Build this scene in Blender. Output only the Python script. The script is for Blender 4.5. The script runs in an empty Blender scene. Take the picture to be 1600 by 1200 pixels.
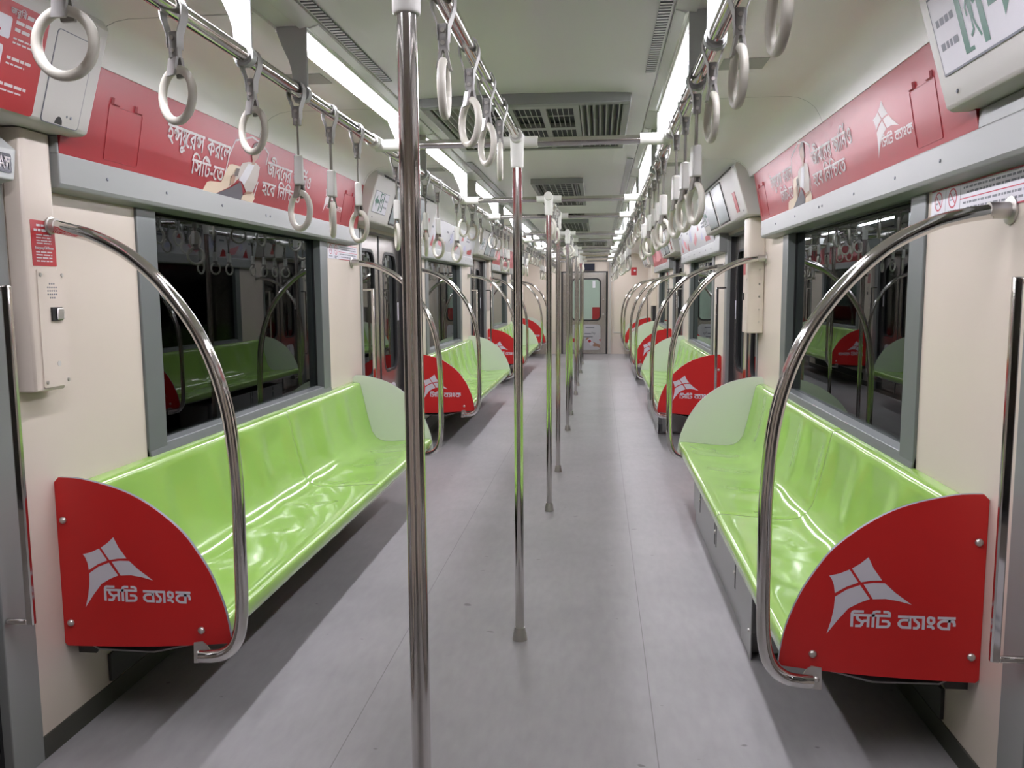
import bpy, bmesh, math, random
from mathutils import Vector, Matrix
from mathutils.geometry import tessellate_polygon
random.seed(7)
SC = bpy.context.scene
COL = SC.collection
PI = math.pi

# ------------------------------------------------------------------ camera
F_PX, CX, CH, YAW, PITCH, ROLL = 1280.0, 0.2943, 1.3644, 0.1062, -0.1125, -0.0068
cd = bpy.data.cameras.new('camera')
cd.sensor_fit = 'HORIZONTAL'; cd.sensor_width = 36.0; cd.lens = F_PX * 36.0 / 1600.0
cd.clip_start = 0.02; cd.clip_end = 100
cam = bpy.data.objects.new('camera', cd); COL.objects.link(cam)
cy, sy, cp, sp, cr, sr = math.cos(YAW), math.sin(YAW), math.cos(PITCH), math.sin(PITCH), math.cos(ROLL), math.sin(ROLL)
RT = Vector((cy, sy, 0)); FW = Vector((-sy * cp, cy * cp, sp)); UP = Vector((sy * sp, -cy * sp, cp))
R2 = cr * RT + sr * UP; U2 = -sr * RT + cr * UP
mw = Matrix.Identity(4)
for i in range(3):
    mw[i][0] = R2[i]; mw[i][1] = U2[i]; mw[i][2] = -FW[i]
mw[0][3], mw[1][3], mw[2][3] = CX, 0.0, CH
cam.matrix_world = mw
SC.camera = cam

# ------------------------------------------------------------------ world, exposure
w = bpy.data.worlds.new('night_depot'); SC.world = w; w.use_nodes = True
w.node_tree.nodes['Background'].inputs[0].default_value = (0.02, 0.03, 0.035, 1)
w.node_tree.nodes['Background'].inputs[1].default_value = 0.12
SC.view_settings.view_transform = 'Standard'
SC.view_settings.look = 'None'
SC.view_settings.gamma = 1.0
SC.view_settings.use_curve_mapping = False
SC.view_settings.exposure = 0.0
LAMP = 58.0
SC.cycles.max_bounces = 10
SC.cycles.diffuse_bounces = 6
SC.cycles.glossy_bounces = 6
SC.cycles.transparent_max_bounces = 12
SC.cycles.use_denoising = True
SC.cycles.sample_clamp_indirect = 8.0
SC.cycles.caustics_reflective = False
SC.cycles.caustics_refractive = False

# ------------------------------------------------------------------ materials
def mat(name, col, rough=0.5, metal=0.0, spec=0.5, coat=0.0, emit=None, estr=0.0, trans=0.0, noise=0.0, nscale=8.0, bump=0.0, stretch=None):
    m = bpy.data.materials.new(name); m.use_nodes = True
    nt = m.node_tree; b = nt.nodes['Principled BSDF']
    b.inputs['Base Color'].default_value = (*col, 1)
    b.inputs['Roughness'].default_value = rough
    b.inputs['Metallic'].default_value = metal
    b.inputs['Specular IOR Level'].default_value = spec
    b.inputs['Coat Weight'].default_value = coat
    b.inputs['Coat Roughness'].default_value = 0.05
    if emit:
        b.inputs['Emission Color'].default_value = (*emit, 1)
        b.inputs['Emission Strength'].default_value = estr
    if noise or bump:
        tc = nt.nodes.new('ShaderNodeTexCoord'); n = nt.nodes.new('ShaderNodeTexNoise')
        n.inputs['Scale'].default_value = nscale; n.inputs['Detail'].default_value = 5
        if stretch:
            mp = nt.nodes.new('ShaderNodeMapping'); mp.inputs['Scale'].default_value = stretch
            nt.links.new(tc.outputs['Object'], mp.inputs['Vector']); nt.links.new(mp.outputs['Vector'], n.inputs['Vector'])
        else:
            nt.links.new(tc.outputs['Object'], n.inputs['Vector'])
        if noise:
            mx = nt.nodes.new('ShaderNodeMix'); mx.data_type = 'RGBA'
            mx.inputs[6].default_value = (*[c * (1 - noise) for c in col], 1)
            mx.inputs[7].default_value = (*[min(1, c * (1 + noise)) for c in col], 1)
            nt.links.new(n.outputs['Fac'], mx.inputs[0]); nt.links.new(mx.outputs[2], b.inputs['Base Color'])
        if bump:
            bp = nt.nodes.new('ShaderNodeBump'); bp.inputs['Strength'].default_value = bump; bp.inputs['Distance'].default_value = 0.002
            nt.links.new(n.outputs['Fac'], bp.inputs['Height']); nt.links.new(bp.outputs['Normal'], b.inputs['Normal'])
    return m

def glass_mat(name, tint, ior):
    m = bpy.data.materials.new(name); m.use_nodes = True
    nt = m.node_tree; nt.nodes.clear()
    o = nt.nodes.new('ShaderNodeOutputMaterial'); mx = nt.nodes.new('ShaderNodeMixShader')
    f = nt.nodes.new('ShaderNodeFresnel'); f.inputs['IOR'].default_value = ior
    t = nt.nodes.new('ShaderNodeBsdfTransparent'); t.inputs[0].default_value = (*tint, 1)
    g = nt.nodes.new('ShaderNodeBsdfGlossy'); g.inputs['Roughness'].default_value = 0.0
    g.inputs[0].default_value = (0.9, 0.95, 0.95, 1)
    nt.links.new(f.outputs[0], mx.inputs[0]); nt.links.new(t.outputs[0], mx.inputs[1]); nt.links.new(g.outputs[0], mx.inputs[2])
    nt.links.new(mx.outputs[0], o.inputs[0])
    return m

def floor_mat():
    m = bpy.data.materials.new('grey_vinyl_floor'); m.use_nodes = True
    nt = m.node_tree; b = nt.nodes['Principled BSDF']; L = nt.links.new
    tc = nt.nodes.new('ShaderNodeTexCoord')
    n1 = nt.nodes.new('ShaderNodeTexNoise'); n1.inputs['Scale'].default_value = 1.3; n1.inputs['Detail'].default_value = 6; n1.inputs['Roughness'].default_value = 0.6
    n2 = nt.nodes.new('ShaderNodeTexNoise'); n2.inputs['Scale'].default_value = 9; n2.inputs['Detail'].default_value = 4
    mp = nt.nodes.new('ShaderNodeMapping'); mp.inputs['Scale'].default_value = (3.5, 1.0, 1)
    L(tc.outputs['Object'], n1.inputs['Vector']); L(tc.outputs['Object'], mp.inputs['Vector']); L(mp.outputs['Vector'], n2.inputs['Vector'])
    r1 = nt.nodes.new('ShaderNodeValToRGB')
    r1.color_ramp.elements[0].position = 0.3; r1.color_ramp.elements[0].color = (0.305, 0.298, 0.30, 1)
    r1.color_ramp.elements[1].position = 0.7; r1.color_ramp.elements[1].color = (0.385, 0.377, 0.38, 1)
    L(n1.outputs['Fac'], r1.inputs[0])
    mx = nt.nodes.new('ShaderNodeMix'); mx.data_type = 'RGBA'; mx.blend_type = 'MULTIPLY'; mx.inputs[0].default_value = 0.22
    L(r1.outputs[0], mx.inputs[6]); L(n2.outputs['Fac'], mx.inputs[7])
    # lengthwise seams at x = +-0.472
    sx = nt.nodes.new('ShaderNodeSeparateXYZ'); L(tc.outputs['Object'], sx.inputs[0])
    a = nt.nodes.new('ShaderNodeMath'); a.operation = 'ABSOLUTE'; L(sx.outputs[0], a.inputs[0])
    s = nt.nodes.new('ShaderNodeMath'); s.operation = 'SUBTRACT'; s.inputs[1].default_value = 0.472; L(a.outputs[0], s.inputs[0])
    a2 = nt.nodes.new('ShaderNodeMath'); a2.operation = 'ABSOLUTE'; L(s.outputs[0], a2.inputs[0])
    lt = nt.nodes.new('ShaderNodeMath'); lt.operation = 'LESS_THAN'; lt.inputs[1].default_value = 0.0016; L(a2.outputs[0], lt.inputs[0])
    # dark scuff specks
    v = nt.nodes.new('ShaderNodeTexNoise'); v.inputs['Scale'].default_value = 14; v.inputs['Detail'].default_value = 1
    mp2 = nt.nodes.new('ShaderNodeMapping'); mp2.inputs['Scale'].default_value = (1.0, 1.6, 1); mp2.inputs['Location'].default_value = (3.1, 1.7, 0)
    L(tc.outputs['Object'], mp2.inputs['Vector']); L(mp2.outputs['Vector'], v.inputs['Vector'])
    gt = nt.nodes.new('ShaderNodeMapRange'); gt.inputs[1].default_value = 0.765; gt.inputs[2].default_value = 0.80; gt.inputs[3].default_value = 0; gt.inputs[4].default_value = 0.55
    L(v.outputs['Fac'], gt.inputs[0])
    sc = nt.nodes.new('ShaderNodeMath'); sc.operation = 'MULTIPLY'; sc.inputs[1].default_value = 0.5; L(lt.outputs[0], sc.inputs[0])
    ad = nt.nodes.new('ShaderNodeMath'); ad.operation = 'MAXIMUM'; L(sc.outputs[0], ad.inputs[0]); L(gt.outputs[0], ad.inputs[1])
    m2 = nt.nodes.new('ShaderNodeMix'); m2.data_type = 'RGBA'; m2.inputs[7].default_value = (0.05, 0.045, 0.04, 1)
    L(ad.outputs[0], m2.inputs[0]); L(mx.outputs[2], m2.inputs[6]); L(m2.outputs[2], b.inputs['Base Color'])
    b.inputs['Roughness'].default_value = 0.38
    b.inputs['Specular IOR Level'].default_value = 0.4
    return m

M = {}
M['cream'] = mat('cream_wall_panel', (0.62, 0.55, 0.475), 0.28, noise=0.03, nscale=2)
M['cover'] = mat('cream_plastic_cover', (0.53, 0.515, 0.49), 0.35)
M['ceil'] = mat('pale_ceiling_paint', (0.84, 0.825, 0.83), 0.32)
M['strip'] = mat('white_lamp_trim', (0.74, 0.75, 0.72), 0.25)
M['alu'] = mat('painted_grey_aluminium', (0.225, 0.235, 0.228), 0.38)
M['frame'] = mat('grey_window_frame', (0.15, 0.165, 0.165), 0.35, metal=0.2)
M['steel'] = mat('brushed_stainless_steel', (0.50, 0.47, 0.44), 0.24, metal=0.92, noise=0.10, nscale=30, stretch=(1, 1, 0.05))
M['tube'] = mat('polished_stainless_tube', (0.66, 0.64, 0.62), 0.10, metal=1.0)
M['foot'] = mat('satin_steel_foot', (0.58, 0.56, 0.53), 0.35, metal=0.9)
M['white'] = mat('white_plastic', (0.74, 0.74, 0.70), 0.32)
M['ring'] = mat('ivory_plastic_ring', (0.70, 0.68, 0.60), 0.35)
M['belt'] = mat('taupe_webbing', (0.24, 0.225, 0.20), 0.6)
M['hook'] = mat('grey_plastic_hook', (0.34, 0.335, 0.32), 0.35)
M['plate'] = mat('grey_bracket_plate', (0.45, 0.47, 0.46), 0.4)
M['green'] = mat('lime_green_gloss_plastic', (0.27, 0.465, 0.098), 0.16, coat=0.35)
M['pale'] = mat('pale_green_panel', (0.60, 0.63, 0.58), 0.45)
M['red'] = mat('deep_red_film', (0.53, 0.014, 0.013), 0.42)
M['adred'] = mat('red_poster_print', (0.30, 0.014, 0.022), 0.33)
M['adwhite'] = mat('white_poster_print', (0.50, 0.50, 0.53), 0.30)
M['film'] = mat('white_vinyl_film', (0.62, 0.61, 0.66), 0.45)
M['print'] = mat('white_lettering', (0.58, 0.54, 0.55), 0.4)
M['crim'] = mat('crimson_line', (0.45, 0.02, 0.05), 0.4)
M['ink'] = mat('grey_ink', (0.16, 0.17, 0.20), 0.5)
M['black'] = mat('black_rubber', (0.012, 0.012, 0.013), 0.5)
M['dark'] = mat('dark_underframe', (0.05, 0.05, 0.048), 0.6)
M['skirt'] = mat('grey_skirt_panel', (0.30, 0.30, 0.30), 0.35, metal=0.3)
M['base'] = mat('dark_skirting_rubber', (0.055, 0.055, 0.045), 0.5)
M['duct'] = mat('grey_grille_metal', (0.36, 0.37, 0.36), 0.4, metal=0.3)
M['wire'] = mat('pale_wire_grid', (0.55, 0.56, 0.55), 0.4)
M['void'] = mat('dark_duct_void', (0.012, 0.016, 0.022), 0.6)
M['screen'] = mat('dark_display_glass', (0.24, 0.28, 0.29), 0.22)
M['led'] = mat('unlit_led_display', (0.010, 0.012, 0.03), 0.2)
M['egreen'] = mat('dark_green_sign_ink', (0.004, 0.105, 0.065), 0.4)
M['sticker'] = mat('red_sticker', (0.38, 0.025, 0.03), 0.35)
M['skin'] = mat('printed_skin', (0.34, 0.19, 0.13), 0.4)
M['hairp'] = mat('printed_dark_hair', (0.10, 0.075, 0.065), 0.4)
M['jacket'] = mat('printed_grey_jacket', (0.48, 0.43, 0.40), 0.4)
M['trouser'] = mat('printed_dark_trousers', (0.075, 0.07, 0.085), 0.4)
M['chairp'] = mat('printed_beige_armchair', (0.62, 0.50, 0.38), 0.4)
M['pink'] = mat('printed_pink', (0.62, 0.22, 0.25), 0.4)
M['peri'] = mat('printed_periwinkle', (0.42, 0.42, 0.60), 0.4)
M['glass'] = glass_mat('dark_window_glass', (0.20, 0.23, 0.24), 1.40)
M['dglass'] = glass_mat('door_window_glass', (0.10, 0.12, 0.12), 1.7)
M['cglass'] = glass_mat('clear_door_glass', (0.75, 0.82, 0.78), 1.45)
M['lamp'] = mat('glowing_lamp_diffuser', (0.9, 0.9, 0.9), 0.4, emit=(1.0, 0.965, 1.05), estr=LAMP)
M['tubelamp'] = mat('glowing_platform_tube', (0.9, 0.9, 0.9), 0.4, emit=(0.75, 0.95, 1.0), estr=60.0)
M['floor'] = floor_mat()

# ------------------------------------------------------------------ mesh builder
class B:
    def __init__(s): s.v = []; s.f = []; s.mi = []; s.cur = 0
    def face(s, idx): s.f.append(tuple(idx)); s.mi.append(s.cur)
    def add(s, pts): n = len(s.v); s.v += [tuple(p) for p in pts]; return n
    def box(s, x0, x1, y0, y1, z0, z1):
        if x0 > x1: x0, x1 = x1, x0
        if y0 > y1: y0, y1 = y1, y0
        if z0 > z1: z0, z1 = z1, z0
        n = s.add([(x0, y0, z0), (x1, y0, z0), (x1, y1, z0), (x0, y1, z0), (x0, y0, z1), (x1, y0, z1), (x1, y1, z1), (x0, y1, z1)])
        for q in ((0, 3, 2, 1), (4, 5, 6, 7), (0, 1, 5, 4), (1, 2, 6, 5), (2, 3, 7, 6), (3, 0, 4, 7)): s.face([n + i for i in q])
        return s
    def poly(s, pts): n = s.add(pts); s.face(range(n, n + len(pts))); return s
    def prism(s, a, b):            # two matching outlines
        n = len(a); i = s.add(a); j = s.add(b)
        s.face(range(i + n - 1, i - 1, -1)); s.face(range(j, j + n))
        for k in range(n): l = (k + 1) % n; s.face((i + k, i + l, j + l, j + k))
        return s
    def sweep_y(s, prof, y0, y1, closed=True):
        a = [(x, y0, z) for x, z in prof]; b = [(x, y1, z) for x, z in prof]
        if closed: return s.prism(a, b)
        n = len(a); i = s.add(a); j = s.add(b)
        for k in range(n - 1): s.face((i + k, i + k + 1, j + k + 1, j + k))
        return s
    def tube(s, pts, r, n=12, closed=False, rr=None):
        P = [Vector(p) for p in pts]; m = len(P); rings = []
        up = None
        for k in range(m):
            if closed: t = P[(k + 1) % m] - P[k - 1]
            else: t = P[min(k + 1, m - 1)] - P[max(k - 1, 0)]
            t.normalize()
            if up is None:
                up = Vector((0, 0, 1)) if abs(t.z) < .9 else Vector((1, 0, 0))
            up = (up - t * up.dot(t)).normalized(); sd = t.cross(up)
            rad = rr[k] if rr else r
            rings.append(s.add([P[k] + rad * (math.cos(2 * PI * q / n) * up + math.sin(2 * PI * q / n) * sd) for q in range(n)]))
        for k in range(m if closed else m - 1):
            a, b = rings[k], rings[(k + 1) % m]
            for q in range(n): p = (q + 1) % n; s.face((a + q, b + q, b + p, a + p))
        if not closed:
            s.face([rings[0] + q for q in range(n)]); s.face([rings[-1] + q for q in range(n - 1, -1, -1)])
        return s
    def lathe(s, prof, c=(0, 0, 0), n=20, axis='z'):
        rings = []
        for r, h in prof:
            pts = []
            for q in range(n):
                a = 2 * PI * q / n; u, v = r * math.cos(a), r * math.sin(a)
                p = (u, v, h) if axis == 'z' else ((h, u, v) if axis == 'x' else (v, h, u))
                pts.append((c[0] + p[0], c[1] + p[1], c[2] + p[2]))
            rings.append(s.add(pts))
        for a, b in zip(rings, rings[1:]):
            for q in range(n): p = (q + 1) % n; s.face((a + q, a + p, b + p, b + q))
        s.face([rings[0] + q for q in range(n - 1, -1, -1)]); s.face([rings[-1] + q for q in range(n)])
        return s
    def stroke(s, pts, wd, to3):   # flat ribbon with mitred corners
        P = [Vector(p) for p in pts]; m = len(P); cl = (P[0] - P[-1]).length < 1e-6
        if cl: P = P[:-1]; m -= 1
        Lp, Rp = [], []
        for k in range(m):
            d0 = (P[k] - P[k - 1]) if (k or cl) else (P[1] - P[0])
            d1 = (P[(k + 1) % m] - P[k]) if (k < m - 1 or cl) else (P[k] - P[k - 1])
            d0.normalize(); d1.normalize()
            n0 = Vector((-d0.y, d0.x)); n1 = Vector((-d1.y, d1.x)); nn = (n0 + n1)
            if nn.length < 1e-4: nn = n0
            nn.normalize(); sc = min(1.6, 1 / max(.3, nn.dot(n0)))
            Lp.append(P[k] + nn * wd / 2 * sc); Rp.append(P[k] - nn * wd / 2 * sc)
        i = s.add([to3(p.x, p.y) for p in Lp]); j = s.add([to3(p.x, p.y) for p in Rp])
        for k in range(m if cl else m - 1):
            l = (k + 1) % m; s.face((i + k, i + l, j + l, j + k))
        return s

def setp(o, label=None, cat=None, group=None, kind=None):
    if label: o['label'] = label
    if cat: o['category'] = cat
    if group: o['group'] = group
    if kind: o['kind'] = kind
    return o

def wloc(o):
    v = Vector((0, 0, 0))
    while o: v += Vector(o.location); o = o.parent
    return v

def obj(name, b, m, parent=None, label=None, cat=None, group=None, kind=None, smooth=40, bevel=0, origin=None, flip=True):
    me = bpy.data.meshes.new(name)
    off = wloc(parent) if parent else Vector(origin or (0, 0, 0))
    me.from_pydata([(Vector(v) - off) for v in b.v], [], b.f)
    for x in (m if isinstance(m, (list, tuple)) else [m]): me.materials.append(M[x])
    if max(b.mi, default=0): me.polygons.foreach_set('material_index', b.mi)
    if flip:
        bm = bmesh.new(); bm.from_mesh(me); bmesh.ops.recalc_face_normals(bm, faces=bm.faces); bm.to_mesh(me); bm.free()
    if smooth:
        me.polygons.foreach_set('use_smooth', [True] * len(me.polygons))
        me.set_sharp_from_angle(angle=math.radians(smooth))
    me.update()
    o = bpy.data.objects.new(name, me); COL.objects.link(o)
    if parent: o.parent = parent
    else: o.location = off
    if bevel:
        md = o.modifiers.new('bevel', 'BEVEL'); md.width = bevel; md.segments = 2; md.limit_method = 'ANGLE'
    return setp(o, label, cat, group, kind)

def thing(name, loc, label=None, cat=None, group=None, kind=None):
    o = bpy.data.objects.new(name, None); COL.objects.link(o); o.location = loc; o.empty_display_size = .1
    return setp(o, label, cat, group, kind)

KIDS = {}
def kids(o): return [c for c in bpy.data.objects if c.parent == o]
def copy_tree(o, parent=None):
    c = o.copy(); COL.objects.link(c)
    if parent: c.parent = parent
    for ch in (KIDS.setdefault(o.name, kids(o))): copy_tree(ch, c)
    return c

def spline(pts, per=6):
    P = [Vector(p) for p in pts]; out = []
    for i in range(len(P) - 1):
        a, b, c, d = P[max(i - 1, 0)], P[i], P[i + 1], P[min(i + 2, len(P) - 1)]
        for k in range(per):
            t = k / per
            out.append(.5 * ((2 * b) + (c - a) * t + (2 * a - 5 * b + 4 * c - d) * t * t + (3 * b - a - 3 * c + d) * t ** 3))
    out.append(P[-1]); return out

# ------------------------------------------------------------------ lettering (Bengali set glyph by glyph)
GL = {}
def glyph(ch, bold=0.016):
    k = (ch, bold)
    if k not in GL:
        c = bpy.data.curves.new('glyph', 'FONT'); c.body = ch; c.resolution_u = 3
        o = bpy.data.objects.new('glyph', c); COL.objects.link(o)
        c2 = bpy.data.curves.new('glyph', 'FONT'); c2.body = ch + '||||||'; o2 = bpy.data.objects.new('glyph', c2); COL.objects.link(o2)
        c3 = bpy.data.curves.new('glyph', 'FONT'); c3.body = '||||||'; o3 = bpy.data.objects.new('glyph', c3); COL.objects.link(o3)
        bpy.context.view_layer.update()
        cu = o.to_curve(bpy.context.evaluated_depsgraph_get()); cons = []
        for sp in cu.splines:                       # overlapping contours are filled one by one, holes with the contour around them
            bz = sp.bezier_points; pl = []
            for q in range(len(bz)):
                A_, B_ = bz[q], bz[(q + 1) % len(bz)]
                straight = A_.handle_right_type == 'VECTOR' and B_.handle_left_type == 'VECTOR'
                for z in range(1 if straight else 4):
                    t = z / 4; pt = (1 - t) ** 3 * A_.co + 3 * (1 - t) ** 2 * t * A_.handle_right + 3 * (1 - t) * t * t * B_.handle_left + t ** 3 * B_.co
                    if not pl or (pt - pl[-1]).length > 1e-5: pl.append(pt)
            if len(pl) > 2: cons.append([Vector((p.x, p.y, 0)) for p in pl])
        o.to_curve_clear()
        ar = [sum(P_[q - 1].x * P_[q].y - P_[q].x * P_[q - 1].y for q in range(len(P_))) for P_ in cons]
        main = 1 if max(ar, key=abs, default=1) > 0 else -1
        def inside(pt, P_):
            r = False
            for q in range(len(P_)):
                a1, b1 = P_[q - 1], P_[q]
                if (a1.y > pt.y) != (b1.y > pt.y) and pt.x < (b1.x - a1.x) * (pt.y - a1.y) / (b1.y - a1.y) + a1.x: r = not r
            return r
        vs, fs = [], []
        for P_, a_ in zip(cons, ar):
            if a_ * main <= 0: continue
            hol = [H for H, h in zip(cons, ar) if h * main < 0 and inside(H[0], P_)]
            n = len(vs); vs += [(v.x, v.y) for L_ in [P_] + hol for v in L_]
            fs += [tuple(n + q for q in tri) for tri in tessellate_polygon([P_] + hol)]
        mx = []
        for q in (o2, o3): m = q.to_mesh(); mx.append(max(v.co.x for v in m.vertices)); q.to_mesh_clear()
        adv = mx[0] - mx[1]
        for x in (o, o2, o3): bpy.data.objects.remove(x)
        for x in (c, c2, c3): bpy.data.curves.remove(x)
        GL[k] = (vs, fs, adv)
    return GL[k]
HD = 0.62
CONJ = {'1': [('ন', .50, .58, 0, 0, .34), ('স', 1, 1, 0, 0, 1)],      # n over s
        '2': [('শ', .55, .60, 0, 0, .52), ('চ', .95, 1, 0, 0, 1)],     # sh over c
        '3': [('য', .62, 1, -.02, 0, .8)],                              # y after a consonant
        '4': [('ন', 1, 1, 0, 0, 1)]}                                    # n with a mark above
def set_text(b, txt, to3, x0, x1, zb, zh, bold=0.016, kern=1.0):
    """text between x0 and x1; baseline zb, head line zh"""
    items = []; x = 0
    for ch in txt:
        if ch == ' ': x += .30; continue
        for c, sx, sy_, dx, dy, ad in CONJ.get(ch, [(ch, 1, 1, 0, 0, 1)]):
            vs, fs, adv = glyph(c, bold)
            items.append((vs, fs, x + dx, sx, sy_, HD * (1 - sy_) + dy)); 
            if ch == '4': items.append(([(.28, .68), (.36, .66), (.56, .90), (.48, .93)], [(0, 1, 2, 3)], x, 1, 1, 0))
            x += adv * sx * ad * kern if ad <= 1 else adv * ad
    kx = (x1 - x0) / x; kz = (zh - zb) / HD; t = 0
    for vs, fs, ox, sx, sy_, oy in items:
        t += 1
        for q_, (ex, ey) in enumerate(((0, 0), (bold * 1.6, 0), (0, bold * 1.2))):     # a heavier weight from shifted impressions
            n = b.add([to3(x0 + (ox + vx * sx + ex) * kx, zb + (oy + vy * sy_ + ey) * kz, .0002 * (t % 3) + .0006 * q_) for vx, vy in vs])
            for f in fs: b.face([n + q for q in f])

# bank mark: four kite panes and the name written as strokes, in panel coordinates
KITE = [[(-0.075, 0.185), (-0.048, 0.192), (-0.022, 0.204), (0.002, 0.168), (-0.029, 0.155), (-0.059, 0.136), (-0.062, 0.159), (-0.068, 0.175)],
        [(-0.016, 0.207), (0.005, 0.221), (0.026, 0.24), (0.04, 0.21), (0.064, 0.176), (0.034, 0.174), (0.009, 0.169)],
        [(-0.058, 0.126), (-0.028, 0.147), (0.007, 0.161), (0.034, 0.122), (0.008, 0.111), (-0.021, 0.094), (-0.049, 0.059), (-0.077, 0.019), (-0.066, 0.058), (-0.06, 0.092)],
        [(0.016, 0.164), (0.042, 0.168), (0.072, 0.168), (0.099, 0.143), (0.144, 0.11), (0.109, 0.119), (0.075, 0.124), (0.042, 0.122)]]
LET = [[(-0.011, 0.042), (-0.011, 0.08), (-0.009, 0.084), (-0.006, 0.086), (0.02, 0.086)], [(-0.008, 0.076), (0.091, 0.076)],
       [(0.003, 0.075), (0.003, 0.067), (0.006, 0.063), (0.015, 0.058), (0.017, 0.055), (0.015, 0.049), (0.011, 0.045), (-0.002, 0.045)],
       [(0.017, 0.057), (0.021, 0.06), (0.033, 0.061)], [(0.032, 0.075), (0.032, 0.042)],
       [(0.045, 0.042), (0.045, 0.08), (0.047, 0.085), (0.052, 0.087), (0.064, 0.087)],
       [(0.058, 0.075), (0.057, 0.044), (0.082, 0.045), (0.087, 0.049), (0.088, 0.055), (0.084, 0.06), (0.078, 0.061), (0.068, 0.061)],
       [(0.071, 0.087), (0.082, 0.087), (0.087, 0.084), (0.088, 0.075)], [(0.11, 0.075), (0.18, 0.075)],
       [(0.141, 0.073), (0.142, 0.045), (0.122, 0.045), (0.114, 0.051), (0.113, 0.057), (0.118, 0.064), (0.125, 0.066), (0.141, 0.066)],
       [(0.153, 0.074), (0.154, 0.066), (0.163, 0.059), (0.165, 0.054), (0.164, 0.047), (0.16, 0.044), (0.15, 0.044)], [(0.177, 0.075), (0.177, 0.041)],
       [(0.196, 0.075), (0.203, 0.073), (0.204, 0.063), (0.199, 0.058), (0.193, 0.059), (0.189, 0.064), (0.189, 0.072), (0.192, 0.075), (0.196, 0.075)],
       [(0.186, 0.05), (0.197, 0.05), (0.202, 0.047), (0.204, 0.042)], [(0.213, 0.075), (0.26, 0.075)],
       [(0.244, 0.074), (0.243, 0.045), (0.226, 0.045), (0.217, 0.051), (0.216, 0.058), (0.221, 0.064), (0.229, 0.067), (0.248, 0.067), (0.255, 0.066), (0.257, 0.059), (0.257, 0.052)]]
def bank_mark(b, to3, sx=1.0, sz=1.0, ox=0.0, oz=0.0, wd=.0075, split=None):
    for q in KITE: b.poly([to3(ox + x * sx, oz + z * sz, 0) for x, z in q])
    for i, st in enumerate(LET):
        dx, dz = (split if split else (0, 0))
        b.stroke([(ox + x * sx + dx, oz + z * sz + dz) for x, z in st], wd, lambda x, z, i=i: to3(x, z, .0001 * (i % 4)))

# ------------------------------------------------------------------ layout
PITCH_D = 4.84
DOORC = [1.343 + PITCH_D * k for k in range(4)]
BN, BF = 2.25, 5.28            # ends of the first bench
Y0, Y1 = -0.75, 17.9
W = 1.33
NTH = ['nearest', 'second', 'third', 'farthest']
SIDE = {-1: 'left', 1: 'right'}
POLES = [1.385, 3.087, 5.004, 6.123, 8.002, 8.997, 10.806, 11.85, 13.718, 15.37]
RAILZ, RAILX = 1.928, 0.55

# ------------------------------------------------------------------ shell
b = B().box(-1.46, 1.46, Y0, Y1, -.06, 0)
obj('floor', b, 'floor', kind='structure', label='grey vinyl floor with fine lengthwise seams', smooth=0)
# ceiling: flat middle, lamp trims, coves
prof = [(0, 2.135), (.25, 2.132), (.40, 2.126), (.488, 2.118), (.488, 2.128), (.494, 2.128), (.494, 2.116), (.535, 2.106), (.55, 2.104), (.55, 2.112), (.617, 2.112), (.617, 2.103), (.624, 2.103), (.624, 2.153), (1.06, 2.153), (1.10, 2.147), (1.14, 2.130), (1.17, 2.105), (1.19, 2.072), (1.20, 2.045), (1.215, 2.045)]
full = [(-x, z) for x, z in reversed(prof)] + prof[1:]
top = [(1.215, 2.25), (-1.215, 2.25)]
b = B().sweep_y(full + top, Y0, Y1)
obj('ceiling', b, 'ceil', kind='structure', label='pale cream ceiling with curved coves', smooth=30)
# panel joints of the cove are thin dark trims
def cove_joint(n, y):
    for s in (-1, 1):
        b = B(); pts = [(s * (x - .0008 if x > 1.1 else x), z - .0008) for x, z in prof[13:]]
        b.sweep_y(pts, y - .0015, y + .0015, closed=False)
        obj('trim_%d' % n[0], b, 'ink', kind='structure', label='thin dark joint across the ceiling cove', smooth=0, flip=False); n[0] += 1
TN = [1]
for y in (2.335, 3.57, 5.18, 6.79, 8.40, 10.0, 11.63, 13.24, 14.86, 16.47): cove_joint(TN, y)

WIN = [(2.765 + PITCH_D * k, 4.80 + PITCH_D * k) for k in range(3)]
ZW0, ZW1 = .775, 1.69
for s in (-1, 1):
    b = B()
    X = lambda a, c: (s * a, s * c)
    def wb(y0, y1, z0, z1): b.box(s * W, s * (W + .07), y0, y1, z0, z1)
    segs = [(Y0, DOORC[0] - .65)] + [(DOORC[k] + .65 + .125, DOORC[k + 1] - .65 - .035) for k in range(3)] + [(DOORC[3] + .65 + .125, Y1)]
    for i, (a, c) in enumerate(segs):
        if 1 <= i <= 3:
            w0, w1 = WIN[i - 1]
            wb(a, c, 0, ZW0); wb(a, w0, ZW0, ZW1); wb(w1, c, ZW0, ZW1); wb(a, c, ZW1, 2.2)
        else: wb(a, c, 0, 2.2)
    for d in DOORC: wb(d - .69, d + .78, 1.80, 2.2)
    obj('wall_' + SIDE[s], b, 'cream', kind='structure', label='cream side wall of the carriage on the ' + SIDE[s], smooth=0)
    b = B()
    for i, (a, c) in enumerate(segs): b.box(s * (W - .006), s * W, a, c, 0, .068)
    obj('baseboard_' + SIDE[s], b, 'base', kind='structure', label='dark skirting strip along the %s wall' % SIDE[s], smooth=0)

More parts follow.
